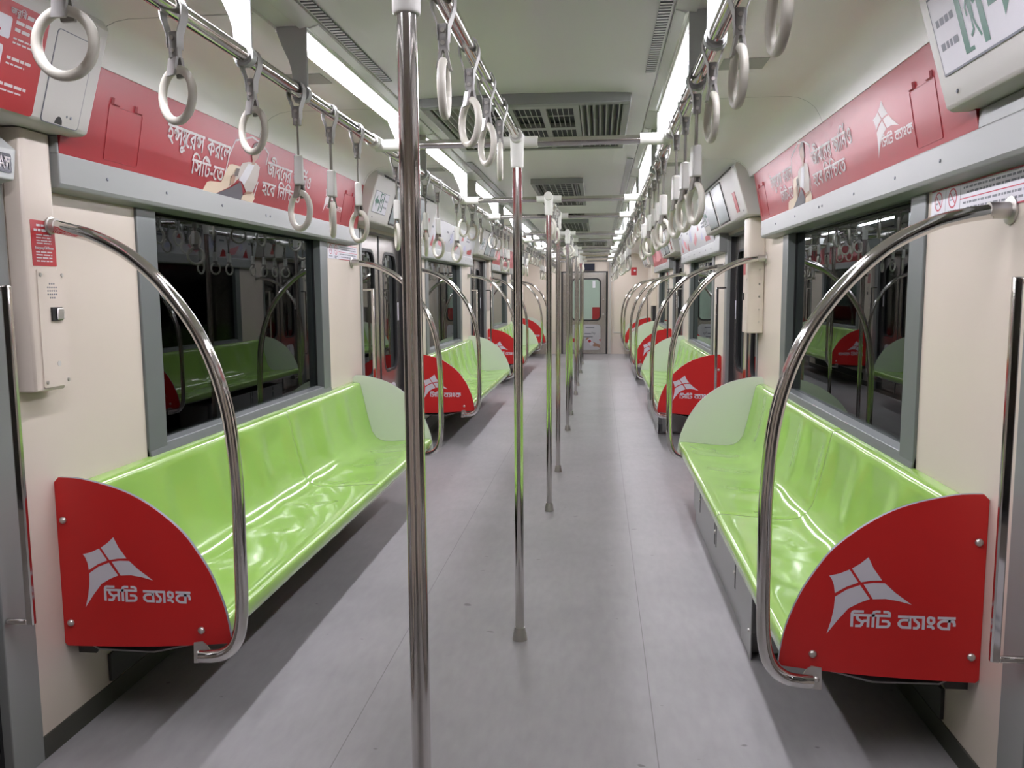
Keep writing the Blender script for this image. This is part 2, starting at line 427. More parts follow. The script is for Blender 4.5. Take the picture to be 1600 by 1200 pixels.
# windows
WI = 1
for s in (-1, 1):
    for k, (w0, w1) in enumerate(WIN):
        win = thing('window_%d' % WI, (s * W, (w0 + w1) / 2, ZW0), 'dark side window above the %s bench on the %s' % (NTH[k], SIDE[s]), 'window', kind='structure')
        b = B()
        fx0, fx1 = s * (W - .010), s * (W + .052)
        b.box(fx0, fx1, w0, w0 + .125, ZW0, ZW1); b.box(fx0, fx1, w1 - .125, w1, ZW0, ZW1)
        b.prism([(s * (W - .016), w0, ZW0), (s * (W + .052), w0, ZW0), (s * (W + .052), w0, ZW0 + .045), (s * (W - .006), w0, ZW0 + .036)],
                [(s * (W - .016), w1, ZW0), (s * (W + .052), w1, ZW0), (s * (W + .052), w1, ZW0 + .045), (s * (W - .006), w1, ZW0 + .036)])
        b.box(fx0, fx1, w0 + .125, w1 - .125, ZW1 - .02, ZW1)
        fr = obj('window_frame', b, 'frame', win, bevel=.003)
        b = B().box(s * (W + .036), s * (W + .042), w0 + .12, w1 - .12, ZW0 + .03, ZW1 - .015)
        obj('window_pane', b, 'glass', win, label='dark reflecting glass', smooth=0)
        b = B()
        for y in (w0 + .125, w1 - .129): b.box(s * (W + .030), s * (W + .036), y, y + .004, ZW0 + .04, ZW1 - .02)
        obj('gasket', b, 'black', fr, smooth=0)
        WI += 1

# ------------------------------------------------------------------ end wall, rear wall
b = B()
DX0, DX1, DZ = -.49, .44, 1.755
b.box(-W - .07, DX0 - .04, Y1, Y1 + .08, 0, 2.25); b.box(DX1 + .04, W + .07, Y1, Y1 + .08, 0, 2.25); b.box(DX0 - .04, DX1 + .04, Y1, Y1 + .08, DZ + .03, 2.25)
obj('wall_end', b, 'cream', kind='structure', label='cream end wall around the gangway door', smooth=0)
b = B()
for s in (-1, 1):
    b.box(s * .60, s * (W - .01), Y1 - .012, Y1, .46, .48)
    b.box(s * .595, s * .60, Y1 - .010, Y1, .47, 1.9)
b.box(DX1 + .055, DX1 + .10, Y1 - .03, Y1, 0, 2.12); b.box(DX0 - .10, DX0 - .055, Y1 - .03, Y1, 0, 2.12)
obj('trim_%d' % TN[0], b, 'cover', kind='structure', label='cream trim strips on the end wall', smooth=0); TN[0] += 1
door = thing('door_end', (0, Y1, 0), 'grey steel gangway door with window at the far end', 'door', kind='structure')
b = B()
wx0, wx1, wz0, wz1 = -.29, .316, .737, 1.62
def rrect(x0, x1, z0, z1, r, n=6):
    out = []
    for cx_, cz_, a0 in ((x1 - r, z1 - r, 0), (x0 + r, z1 - r, 90), (x0 + r, z0 + r, 180), (x1 - r, z0 + r, 270)):
        for k in range(n + 1):
            a = math.radians(a0 + 90 * k / n); out.append((cx_ + r * math.cos(a), cz_ + r * math.sin(a)))
    return out
def plate_hole(b, outer, hole, p3a, p3b):
    """plate with one rounded hole: outer and hole lists have equal length and matching order"""
    n = len(hole)
    for p3 in (p3a, p3b):
        i = b.add([p3(*q) for q in outer]); j = b.add([p3(*q) for q in hole])
        for k in range(n): l = (k + 1) % n; b.face((i + k, i + l, j + l, j + k))
    for ring in (outer, hole):
        i = b.add([p3a(*q) for q in ring]); j = b.add([p3b(*q) for q in ring])
        for k in range(n): l = (k + 1) % n; b.face((i + k, i + l, j + l, j + k))
plate_hole(b, rrect(DX0, DX1, 0.005, DZ, .004), rrect(wx0, wx1, wz0, wz1, .09), lambda x, z: (x, Y1 + .015, z), lambda x, z: (x, Y1 + .05, z))
leaf = obj('door_leaf', b, 'steel', door)
b = B(); plate_hole(b, rrect(wx0 - .02, wx1 + .02, wz0 - .02, wz1 + .02, .105), rrect(wx0 + .012, wx1 - .012, wz0 + .012, wz1 - .012, .08), lambda x, z: (x, Y1 + .009, z), lambda x, z: (x, Y1 + .056, z))
obj('window_gasket', b, 'black', leaf)
b = B().prism([(x, Y1 + .030, z) for x, z in rrect(wx0, wx1, wz0, wz1, .09)], [(x, Y1 + .035, z) for x, z in rrect(wx0, wx1, wz0, wz1, .09)])
obj('window_pane', b, 'cglass', leaf, smooth=0)
b = B(); b.box(DX1, DX1 + .04, Y1 - .004, Y1 + .07, 0, DZ + .03); b.box(DX0 - .04, DX0, Y1 - .004, Y1 + .07, 0, DZ + .03); b.box(DX0, DX1, Y1 - .004, Y1 + .07, DZ + .004, DZ + .03)
obj('door_frame', b, 'black', door, smooth=0)
b = B(); b.lathe([(.016, 0), (.016, -.02), (.012, -.022)], (.385, Y1 + .015, 1.18), 12, 'y'); b.lathe([(.016, 0), (.016, -.02), (.012, -.022)], (.385, Y1 + .015, .86), 12, 'y')
obj('lock', b, 'foot', leaf)
# poster on the gangway door
po = thing('poster', (0, Y1, .08), 'white rounded poster with a hand holding a phone on the end door', 'poster')
fl = lambda x, z, d=0: (x, Y1 + .0125 - d, z)
b = B().prism([(x, Y1 + .015, z) for x, z in rrect(-.30, .325, .085, .64, .07)], [(x, Y1 + .0125, z) for x, z in rrect(-.30, .325, .085, .64, .07)])
obj('poster_sheet', b, 'adwhite', po, smooth=0)
b = B(); set_text(b, 'Pay', lambda x, z, d: fl(x, z, .0006 + d), .13, .215, .43, .475)
for x0_, x1_, z in ((-.02, .12, .43), (-.05, .16, .36), (.0, .19, .56)): b.poly([fl(x0_, z, .0008), fl(x1_, z, .0008), fl(x1_, z + .022, .0008), fl(x0_, z + .022, .0008)])
obj('lettering', b, 'ink', po, smooth=0, flip=False)
b = B(); b.poly([fl(*q, .0010) for q in ((.0, .30), (.06, .31), (.18, .16), (.26, .16), (.32, .12), (.32, .20), (.24, .23), (.15, .27), (.10, .35), (.03, .36))])
obj('printed_hand', b, 'skin', po, smooth=0, flip=False)
b = B(); b.poly([fl(*q, .0016) for q in ((.02, .30), (.10, .35), (.19, .22), (.12, .17))])
obj('printed_phone', b, 'film', po, smooth=0, flip=False)
b = B(); b.poly([fl(*q, .0022) for q in ((.05, .29), (.10, .32), (.13, .27), (.08, .24))]); b.poly([fl(*q, .0022) for q in ((-.30, .27), (-.22, .25), (-.22, .33), (-.30, .35))]); b.poly([fl(*q, .0022) for q in ((.29, .31), (.325, .33), (.325, .27))])
obj('printed_red_shape', b, 'sticker', po, smooth=0, flip=False)
b = B().box(-.10, .195, Y1 - .035, Y1, 1.795, 1.95)
obj('led_display', b, 'led', label='small dark display box above the end door', cat='display', bevel=.004)
b = B().box(.15, .21, Y1 + .026, Y1 + .0295, 1.43, 1.58)
obj('notice', b, 'film', label='small white notice stuck inside the end door window', cat='notice', smooth=0)
so = thing('sign', (1.06, Y1, 1.69), 'red square sign with a white dot high on the end wall', 'sign')
b = B().box(.97, 1.09, Y1 - .006, Y1, 1.69, 1.86); obj('sign_plate', b, 'sticker', so, smooth=0)
b = B().lathe([(.022, 0), (.022, -.004)], (1.05, Y1 - .006, 1.79), 14, 'y'); obj('white_dot', b, 'film', so)

b = B().box(-W - .07, W + .07, Y0 - .08, Y0, 0, 2.25)
obj('wall_rear', b, 'cream', kind='structure', label='cream wall behind the camera', smooth=0)
b = B().box(-.46, .46, Y0, Y0 + .01, 0, 1.75)
obj('door_rear', b, 'steel', kind='structure', label='steel gangway door behind the camera', smooth=0)

# next carriage seen through the end door
b = B()
b.box(-1.2, 1.2, Y1 + .08, 23, -.06, 0)
obj('gangway_floor', b, 'floor', kind='structure', label='grey floor of the next carriage', smooth=0)
b = B(); b.box(-1.25, -1.2, Y1 + .08, 23, 0, 2.2); b.box(1.2, 1.25, Y1 + .08, 23, 0, 2.2); b.box(-1.25, 1.25, Y1 + .08, 23, 2.1, 2.2); b.box(-1.25, 1.25, 23, 23.05, 0, 2.2)
obj('gangway_wall', b, 'pale', kind='structure', label='pale green walls of the next carriage seen through the end door', smooth=0)
b = B(); b.box(.13, .75, 19.6, 19.63, .25, .98)
obj('partition', b, 'adred', label='red partition in the next carriage behind the end door glass', cat='partition', smooth=0)
b = B(); b.box(-.6, .6, 18.6, 18.7, 2.06, 2.1); b.box(-.6, .6, 21, 21.1, 2.06, 2.1)
obj('ceiling_light', b, 'lamp', label='lit lamp strips in the next carriage beyond the end door', cat='light', smooth=0)

# ------------------------------------------------------------------ side doors
DN = 1
for s in (-1, 1):
    for k, d in enumerate(DOORC):
        dr = thing('door_%d' % DN, (s * 1.39, d, 0), 'stainless double sliding door, %s on the %s side' % (NTH[k], SIDE[s]), 'door', kind='structure'); DN += 1
        for h in (-1, 1):
            y0, y1 = (d - .645, d - .006) if h < 0 else (d + .006, d + .645)
            c = (y0 + y1) / 2
            b = B()
            plate_hole(b, rrect(y0, y1, .012, 1.80, .004), rrect(c - .205, c + .205, .74, 1.67, .10), lambda y, z: (s * 1.385, y, z), lambda y, z: (s * 1.42, y, z))
            lf = obj('door_leaf', b, 'steel', dr)
            b = B(); plate_hole(b, rrect(c - .215, c + .215, .73, 1.68, .105), rrect(c - .195, c + .195, .75, 1.66, .09), lambda y, z: (s * 1.3835, y, z), lambda y, z: (s * 1.425, y, z))
            obj('window_gasket', b, 'black', lf)
            b = B().prism([(s * 1.398, y, z) for y, z in rrect(c - .2, c + .2, .745, 1.665, .095)], [(s * 1.404, y, z) for y, z in rrect(c - .2, c + .2, .745, 1.665, .095)])
            obj('window_pane', b, 'dglass', lf, smooth=0)
            b = B(); e = d + h * .012
            b.box(s * 1.381, s * 1.40, d, d + h * .012, .012, 1.80); obj('seal_strip', b, 'black', lf, smooth=0)
            b = B(); yy = d + h * .05; b.lathe([(.012, 0), (.012, -s * .004), (.006, -s * .006)], (s * 1.385, yy, .60), 12, 'x'); obj('lock', b, 'foot', lf)
            b = B(); b.box(s * 1.3835, s * 1.385, d + h * .58 - .018, d + h * .58 + .018, 1.13, 1.28); obj('safety_label', b, 'film', lf, label='small white label', smooth=0)
            b = B(); b.prism([(s * 1.385, y, z) for y, z in rrect(c - .14, c + .14, .39, .63, .08)], [(s * 1.3838, y, z) for y, z in rrect(c - .14, c + .14, .39, .63, .08)])
            stk = obj('door_sticker', b, 'adwhite', lf, label='white rounded sticker', smooth=0)
            b = B(); b.box(s * 1.3834, s * 1.3838, c - .03, c - .015, .50, .60); b.box(s * 1.3834, s * 1.3838, c - .08, c + .06, .46, .475); b.box(s * 1.3834, s * 1.3838, c - .06, c + .08, .43, .442)
            obj('lettering', b, 'ink', stk, smooth=0)
        b = B()   # steel jambs and lintel
        b.box(s * (W - .008), s * 1.45, d + .65, d + .775, 0, 1.80); b.box(s * (W - .008), s * 1.45, d - .69, d - .65, 0, 1.80)
        b.box(s * (W + .01), s * 1.45, d - .65, d + .65, 1.79, 1.815)
        obj('door_jamb', b, 'alu', dr, bevel=.003)
        b = B(); b.box(s * 1.35, s * 1.45, d + .638, d + .65, .0, 1.79); b.box(s * 1.35, s * 1.45, d - .65, d - .638, 0, 1.79); b.box(s * 1.42, s * 1.46, d - .65, d + .65, -.02, .012)
        obj('door_seal', b, 'black', dr, smooth=0)
        b = B(); b.box(s * 1.24, s * 1.46, d - .645, d + .645, .0, .004)
        obj('door_sill', b, 'steel', dr, smooth=0)
        # vertical grab bars beside the opening
        for h, nm in ((-1, 'near'), (1, 'far')):
            yb = d + h * .665
            xb, xw = s * 1.25, s * (W - .008)
            t = thing('grab_bar', (xw, yb, .47), 'upright steel grab bar at the %s edge of the %s %s door' % (nm, NTH[k], SIDE[s]), 'grab bar', group='upright grab bars by the doors')
            b = B(); b.box(xb - .011, xb + .011, yb - .008, yb + .008, .465, 1.39)
            obj('bar', b, 'tube', t, bevel=.004)
            for z in (.465, 1.374):
                b = B(); b.box(xb + s * .008, xw, yb - .008, yb + .008, z, z + .016); obj('bracket_arm', b, 'tube', t, bevel=.004)

# ------------------------------------------------------------------ covers above the doors
def hx(z): return 1.187 - (z - 1.84) / .275 * .082
def hface(s, off=0.0): return lambda y, z, d=0: (s * (hx(z) - off - d), y, z)
HALF = .97
for s in (-1, 1):
    for k, d in enumerate(DOORC):
        y0, y1 = max(Y0 + .01, d - HALF), d + HALF
        t = thing('door_cover', (s * 1.26, d, 1.82), 'cream sloped cover box above the %s %s door' % (NTH[k], SIDE[s]), 'cover', group='cover boxes above the doors')
        outl = [(1.187, 1.845), (1.192, 1.828), (1.206, 1.82), (1.329, 1.82), (1.329, 2.2), (1.16, 2.2), (1.105, 2.115)]
        b = B().sweep_y([(s * x, z) for x, z in outl], y0, y1)
        obj('cover_body', b, 'cover', t, bevel=.006)
        b = B().sweep_y([(s * (x - .001), z) for x, z in ((1.104, 2.116), (1.108, 2.131), (1.115, 2.131), (1.111, 2.116))], max(y0, d - .8), d + .8)
        obj('air_slot', b, 'black', t, smooth=0)
        b = B()
        for y in (y0 + .09, y1 - .09):
            b.lathe([(.005, 0), (.005, -s * .002)], (s * hx(1.855), y, 1.855), 8, 'x')
        obj('screw', b, 'ink', t)

def strip_lines(b, f, y0, y1, zs, h, rnd):
    """rows of fine print too small to read in the photo: short grey dashes"""
    for z in zs:
        y = min(y0, y1); e = max(y0, y1)
        while y < e:
            l = min(rnd.uniform(.010, .030), e - y); b.poly([f(y, z), f(y + l, z), f(y + l, z + h), f(y, z + h)]); y += l + .004

def exit_sign(s, ya, yb, z0, z1, left_arrow, where):
    """ya is the end at the reader's left"""
    f = hface(s); dirn = 1 if yb > ya else -1
    ym = (ya + yb) / 2
    t = thing('exit_sign', (s * hx(z0), ym, z0), 'white emergency exit sign with green running man ' + where, 'sign')
    L = abs(yb - ya); H = z1 - z0
    P = lambda u, v, d: f(ya + dirn * u * L, z0 + v * H, d)
    b = B(); b.prism([P(u, v, .0005) for u, v in ((0, 0), (1, 0), (1, 1), (0, 1))], [P(u, v, .003) for u, v in ((0, 0), (1, 0), (1, 1), (0, 1))])
    obj('sign_plate', b, 'film', t, smooth=0)
    b = B()
    for q in (((0, 0), (1, 0), (1, .025), (0, .025)), ((0, .975), (1, .975), (1, 1), (0, 1)), ((0, 0), (.008, 0), (.008, 1), (0, 1)), ((.992, 0), (1, 0), (1, 1), (.992, 1))):
        b.poly([P(u, v, .0034) for u, v in q])
    obj('sign_border', b, 'ink', t, smooth=0, flip=False)
    mu = (lambda u: 1 - u) if left_arrow else (lambda u: u)
    b = B(); G = lambda pts: b.poly([P(mu(u), v, .0036) for u, v in pts])
    G([(.32, .10), (.38, .10), (.38, .95), (.32, .95)]); G([(.55, .10), (.61, .10), (.61, .95), (.55, .95)]); G([(.32, .90), (.61, .90), (.61, .95), (.32, .95)]); G([(.38, .10), (.43, .10), (.43, .15), (.38, .15)])
    G([(.66, .44), (.80, .44), (.80, .24), (.95, .53), (.80, .82), (.80, .62), (.66, .62)])
    b.poly([P(mu(.47 + .018 * math.cos(a)), .81 + .055 * math.sin(a), .0037) for a in [2 * PI * q / 10 for q in range(10)]])
    G([(.445, .72), (.50, .72), (.495, .45), (.455, .45)])
    for st, wd in (([(.455, .70), (.42, .60), (.425, .50)], .016), ([(.49, .70), (.52, .60), (.55, .62)], .016), ([(.48, .47), (.50, .34), (.535, .20)], .018), ([(.465, .47), (.465, .32), (.425, .26)], .018)):
        b.stroke([(u * L, v * H) for u, v in st], wd * L, lambda a, c: P(mu(a / L), c / H, .0038))
    obj('pictogram', b, 'egreen', t, smooth=0, flip=False)
    b = B(); r = random.Random(3)
    for v in (.60, .30):
        u = .05
        while u < .27: l = r.uniform(.03, .07); b.poly([P(mu(uu), vv, .0036) for uu, vv in ((u, v), (min(u + l, .28), v), (min(u + l, .28), v + .09), (u, v + .09))]); u += l + .015
    obj('lettering', b, 'ink', t, smooth=0, flip=False)

# signs and screens on the covers
exit_sign(1, 2.262, 1.84, 1.898, 2.085, False, 'on the nearest right door cover')
for s in (-1, 1):
    for k in (1, 2, 3):
        d = DOORC[k]
        if s < 0: exit_sign(s, d - .93, d - .60, 1.885, 2.02, True, 'on the %s left door cover' % NTH[k])
        else: exit_sign(s, d + .92, d + .62, 1.885, 2.02, False, 'on the %s right door cover' % NTH[k])
        f = hface(s)
        ys = [(d - .46, d - .02), (d + .08, d + .52)] if s < 0 else [(d - .34, d + .10), (d + .18, d + .62)]
        for j, (a, c) in enumerate(ys):
            t = thing('display_screen', (s * hx(1.84), (a + c) / 2, 1.84), 'dark framed display screen, %s of two on the %s %s door cover' % (('nearer', 'farther')[j], NTH[k], SIDE[s]), 'screen', group='display screens above the doors')
            b = B().prism([f(a, 1.838, .0005), f(c, 1.838, .0005), f(c, 2.10, .0005), f(a, 2.10, .0005)], [f(a, 1.838, .004), f(c, 1.838, .004), f(c, 2.10, .004), f(a, 2.10, .004)])
            obj('screen_frame', b, 'black', t, smooth=0)
            b = B().prism([f(a + .012, 1.848, .004), f(c - .008, 1.848, .004), f(c - .008, 2.092, .004), f(a + .012, 2.092, .004)], [f(a + .012, 1.848, .0048), f(c - .008, 1.848, .0048), f(c - .008, 2.092, .0048), f(a + .012, 2.092, .0048)])
            obj('screen_glass', b, 'screen', t, smooth=0)
        y = d - .76 if s > 0 else d + .70
        b = B().prism([f(y, 1.86, .0005), f(y + .10, 1.86, .0005), f(y + .10, 1.985, .0005), f(y, 1.985, .0005)], [f(y, 1.86, .0015), f(y + .10, 1.86, .0015), f(y + .10, 1.985, .0015), f(y, 1.985, .0015)])
        obj('warning_sticker', b, 'sticker', label='small red sticker on the %s %s door cover' % (NTH[k], SIDE[s]), cat='sticker', smooth=0, origin=f(y, 1.86))

# red instruction sticker and hatch on the nearest left cover
f = hface(-1)
st = thing('instruction_sticker', (-hx(1.83), 1.9, 1.83), 'large red door opening instruction sticker on the nearest left door cover', 'sticker')
b = B().prism([f(y, z, .0004) for y, z in rrect(1.55, 2.07, 1.827, 2.07, .012)], [f(y, z, .0012) for y, z in rrect(1.55, 2.07, 1.827, 2.07, .012)])
obj('sticker_sheet', b, 'sticker', st, smooth=0)
b = B()
for z0, z1 in ((1.985, 2.035), (1.915, 1.968), (1.845, 1.90)):
    b.poly([f(y, z, .0016) for y, z in rrect(1.70, 1.945 - (2.0 - z0) * .2, z0, z1, .006, 3)])
obj('picture_box', b, 'film', st, smooth=0, flip=False)
b = B()
for pts in ([(1.885, 1.995), (1.91, 2.0)], [(1.86, 1.93), (1.885, 1.93), (1.89, 1.955)], [(1.90, 1.95), (1.905, 1.96)], [(1.87, 1.86), (1.88, 1.865)]): b.stroke(pts, .006, lambda y, z: f(y, z, .0020))
obj('picture_ink', b, 'crim', st, smooth=0, flip=False)
b = B(); r = random.Random(5)
set_text(b, 'জরুির', lambda y, z, d: f(y, z, .0018 + d), 1.93, 1.985, 2.043, 2.056)
strip_lines(b, lambda y, z: f(y, z, .0018), 1.99, 2.055, (2.045,), .009, r)
strip_lines(b, lambda y, z: f(y, z, .0018), 1.955, 2.055, (2.025, 2.008), .008, r)
strip_lines(b, lambda y, z: f(y, z, .0018), 1.955, 2.05, (1.990, 1.980), .004, r)
strip_lines(b, lambda y, z: f(y, z, .0018), 1.945, 2.03, (1.942,), .007, r); strip_lines(b, lambda y, z: f(y, z, .0018), 1.945, 2.01, (1.930,), .004, r)
strip_lines(b, lambda y, z: f(y, z, .0018), 1.935, 2.03, (1.880,), .007, r); strip_lines(b, lambda y, z: f(y, z, .0018), 1.935, 2.015, (1.868,), .004, r)
obj('lettering', b, 'print', st, smooth=0, flip=False)
ha = thing('access_hatch', (-hx(1.83), 2.13, 1.83), 'small cream access hatch with dark keyhole beside the red sticker', 'hatch')
b = B(); o_ = rrect(2.105, 2.262, 1.826, 2.062, .012); i_ = rrect(2.1075, 2.2595, 1.8285, 2.0595, .011)
plate_hole(b, o_, i_, lambda y, z: f(y, z, -.001), lambda y, z: f(y, z, .0006)); obj('hatch_joint', b, 'ink', ha, smooth=0)
b = B().prism([f(y, z, 0) for y, z in i_], [f(y, z, .0009) for y, z in i_]); obj('hatch_panel', b, 'cover', ha, smooth=0)
b = B(); b.poly([f(2.175 + .016 * math.cos(a), 1.830 + .020 * math.sin(a), .0014) for a in [PI * q / 10 for q in range(11)]]); obj('keyhole', b, 'black', ha, smooth=0, flip=False)
b = B(); b.poly([f(2.205 + .004 * math.cos(a), 1.855 + .004 * math.sin(a), .0014) for a in [2 * PI * q / 10 for q in range(10)]]); obj('screw', b, 'ink', ha, smooth=0, flip=False)

# door number plate by the nearest left door
t = thing('door_number_plate', (-W, 2.05, 1.67), 'grey holder with dark label reading A1 beside the nearest left door', 'number plate')
b = B().prism([(-1.32, y, z) for y, z in ((1.93, 1.66), (2.10, 1.66), (2.10, 1.80), (1.93, 1.80))], [(-1.262, y, z) for y, z in ((1.93, 1.668), (2.085, 1.668), (2.10, 1.75), (1.93, 1.75))])
obj('holder', b, 'plate', t, bevel=.004)
b = B().prism([(-1.2615, y, z) for y, z in rrect(1.99, 2.075, 1.685, 1.735, .006)], [(-1.2595, y, z) for y, z in rrect(1.99, 2.075, 1.685, 1.735, .006)])
lb = obj('label_plate', b, 'led', t, smooth=0)
b = B(); set_text(b, 'A1', lambda y, z, d: (-1.2590 + d, y, z), 2.027, 2.070, 1.694, 1.725)
obj('lettering', b, 'print', lb, smooth=0, flip=False)

# ------------------------------------------------------------------ grey trims and advertising boards above the windows
def adx(z): return 1.258 - (z - 1.765) / .285 * .055
ADU0, ADU1 = 2.28, 5.25
PRINT_FRAME = [[(1.02, 1.80), (1.02, 1.831), (1.043, 1.937), (1.081, 1.997), (1.232, 2.037), (1.339, 2.027), (1.421, 1.998), (1.412, 1.946)], [(1.353, 1.864), (1.325, 1.787)]]
PRINT = [(0, [(0.856, 1.768), (0.882, 1.803), (0.91, 1.81), (1.001, 1.817), (1.05, 1.895), (1.081, 1.901), (1.155, 1.902), (1.149, 1.848), (1.071, 1.804), (0.966, 1.768)]),
         (0, [(1.214, 1.788), (1.317, 1.814), (1.339, 1.788), (1.321, 1.768), (1.203, 1.768)]),
         (1, [(1.071, 1.804), (1.088, 1.856), (1.155, 1.902), (1.169, 1.919), (1.228, 1.932), (1.302, 1.938), (1.349, 1.928), (1.343, 1.862), (1.31, 1.813), (1.248, 1.803), (1.211, 1.829), (1.187, 1.842), (1.143, 1.853), (1.122, 1.829)]),
         (2, [(1.227, 1.924), (1.288, 1.927), (1.256, 1.879), (1.211, 1.832), (1.18, 1.844), (1.155, 1.844)]),
         (3, [(0.966, 1.768), (0.979, 1.772), (1.089, 1.806), (1.174, 1.841), (1.197, 1.819), (1.214, 1.791), (1.2, 1.768)]),
         (4, [(1.263, 1.946), (1.293, 1.945), (1.288, 1.929), (1.261, 1.926)]),
         (5, [(1.245, 1.987), (1.252, 2.007), (1.277, 2.022), (1.311, 2.028), (1.338, 2.024), (1.332, 1.992), (1.318, 1.96), (1.26, 1.96)]),
         (4, [(1.254, 1.996), (1.282, 2.008), (1.316, 2.009), (1.324, 1.986), (1.311, 1.959), (1.286, 1.941), (1.262, 1.943), (1.248, 1.962)]),
         (4, [(1.082, 1.855), (1.114, 1.866), (1.117, 1.844), (1.109, 1.822), (1.075, 1.812)]),
         (5, [(1.116, 1.889), (1.147, 1.891), (1.139, 1.86), (1.105, 1.854)]),
         (4, [(1.218, 1.799), (1.249, 1.809), (1.303, 1.813), (1.295, 1.803), (1.221, 1.793)])]
for s in (-1, 1):
    for k in range(3):
        oy = PITCH_D * k
        b = B().sweep_y([(s * x, z) for x, z in ((1.256, 1.685), (1.262, 1.672), (1.329, 1.665), (1.329, 1.775), (1.262, 1.775), (1.256, 1.77))], (2.265 if s < 0 else 2.0) + oy, (5.25 if s < 0 else 5.11) + oy)
        ye = 2.272 + oy; b.box(s * 1.256, s * 1.329, (2.262 if s < 0 else 2.0) + oy, ye, 1.768, 1.819)
        tr = obj('trim_%d' % TN[0], b, 'alu', kind='structure', label='grey aluminium rail above the %s %s window' % (NTH[k], SIDE[s]), smooth=0, bevel=.004); TN[0] += 1
        b = B()
        for y in (2.50, 2.86, 3.30, 3.75, 3.80, 4.25, 4.70, 5.10): b.lathe([(.0055, 0), (.0055, -s * .002), (.003, -s * .003)], (s * 1.256, y + oy, 1.725), 8, 'x')
        obj('screw', b, 'ink', tr)
        red = k != 1
        lab = ['red insurance advertising board with a seated man above the nearest %s bench', 'white advertising board with coloured drawings above the second %s bench', 'red advertising board with a pale shape above the third %s bench'][k] % SIDE[s]
        t = thing('advertising_board', (s * 1.25, 3.765 + oy, 1.765), lab, 'advert', group='advertising boards above the windows')
        a_, c_ = [(adx(1.765), 1.765), (adx(2.05), 2.05)], [(adx(2.05) + .012, 2.05), (adx(1.765) + .012, 1.765)]
        b = B().sweep_y([(s * x, z) for x, z in a_ + c_], 2.27 + oy, (5.21 if s < 0 else 5.10) + oy)
        obj('board', b, 'adred' if red else 'adwhite', t, smooth=0)
        def U(u): return (ADU0 + u + oy) if s < 0 else (ADU1 - u + oy)
        A = lambda u, z, d=0: (s * (adx(z) - .0006 - d), U(u), z)
        if k == 0:
            b = B()
            set_text(b, 'ই13ুের1 করেল', lambda u, z, d: A(u, z, d), .55, 1.045, 1.903, 1.962, .020)
            set_text(b, 'িসিট-েত', lambda u, z, d: A(u, z, d), .745, 1.01, 1.818, 1.870, .020)
            set_text(b, 'জীবেনর জাি4ও', lambda u, z, d: A(u, z, d), 1.43, 2.0, 1.903, 1.962, .020)
            set_text(b, 'হেব িনি2েত', lambda u, z, d: A(u, z, d), 1.40, 1.88, 1.818, 1.870, .020)
            obj('lettering', b, 'print', t, smooth=0, flip=False)
            b = B(); bank_mark(b, lambda x, z, d: A(x, z, d), 1.0, .78, 2.32, 1.795, .006, (-.01, .012))
            obj('bank_mark', b, 'print', t, label='white kite emblem and bank name', smooth=0, flip=False)
            b = B()
            for i, (mi, pts) in enumerate(PRINT): b.cur = mi; b.poly([A(u, z, .0004 + .0003 * i) for u, z in pts])
            pc = obj('picture', b, ['chairp', 'jacket', 'film', 'trouser', 'skin', 'hairp'], t, label='printed man in grey jacket seated in a beige armchair', smooth=0, flip=False)
            b = B()
            for st_ in PRINT_FRAME: b.stroke(st_, .008, lambda u, z: A(u, z, .0002))
            obj('picture_outline', b, 'print', pc, smooth=0, flip=False)
            for u0 in (.20, 2.58):
                b = B()
                o_ = rrect(u0, u0 + .19, 1.785, 1.955, .006, 2); i_ = rrect(u0 + .004, u0 + .186, 1.789, 1.951, .005, 2)
                plate_hole(b, o_, i_, lambda u, z: A(u, z, -.002), lambda u, z: A(u, z, .0009))
                for uu in (u0 + .03, u0 + .16):
                    b.prism([A(uu + q * .5, z, 0) for q, z in ((-.04, 1.952), (.04, 1.952), (.04, 1.974), (-.04, 1.974))], [A(uu + q * .4, z, .007) for q, z in ((-.04, 1.954), (.04, 1.954), (.04, 1.972), (-.04, 1.972))])
                obj('hatch', b, 'adred', t, smooth=0)
        elif k == 1:
            b = B()
            shapes = [(0, [(.35, 1.79), (.50, 1.79), (.44, 1.90)]), (0, [(.95, 1.79), (1.10, 1.78), (1.06, 1.87), (.99, 1.85)]), (1, [(.62, 1.93), (.86, 1.88), (.90, 1.80), (.72, 1.82)]), (2, [(.52, 1.90), (.60, 1.96), (.66, 1.91), (.58, 1.86)]), (2, [(1.25, 1.94), (1.42, 1.97), (1.47, 1.88), (1.32, 1.85)]),
                      (1, [(1.55, 1.84), (1.80, 1.93), (1.86, 1.86), (1.66, 1.80)]), (0, [(1.95, 1.92), (2.05, 2.0), (2.10, 1.93)]), (2, [(2.15, 1.84), (2.26, 1.90), (2.33, 1.82)]), (0, [(2.45, 1.80), (2.75, 1.80), (2.75, 1.86), (2.45, 1.84)])]
            for i, (mi, pts) in enumerate(shapes): b.cur = mi; b.poly([A(u, z, .0004 + .0001 * i) for u, z in pts])
            obj('picture', b, ['sticker', 'pink', 'peri'], t, smooth=0, flip=False)
            b = B(); r = random.Random(11)
            for u, z, l in ((.50, 1.97, .10), (1.05, 1.95, .12), (2.3, 1.96, .30), (2.3, 1.93, .22), (.2, 1.95, .2)): b.poly([A(u, z, .0004), A(u + l, z, .0004), A(u + l, z + .018, .0004), A(u, z + .018, .0004)])
            b.stroke([(1.52, 2.0), (1.38, 1.99), (1.32, 1.91), (1.22, 1.87)], .012, lambda u, z: A(u, z, .0009))
            obj('lettering', b, 'ink', t, smooth=0, flip=False)
        else:
            b = B(); 
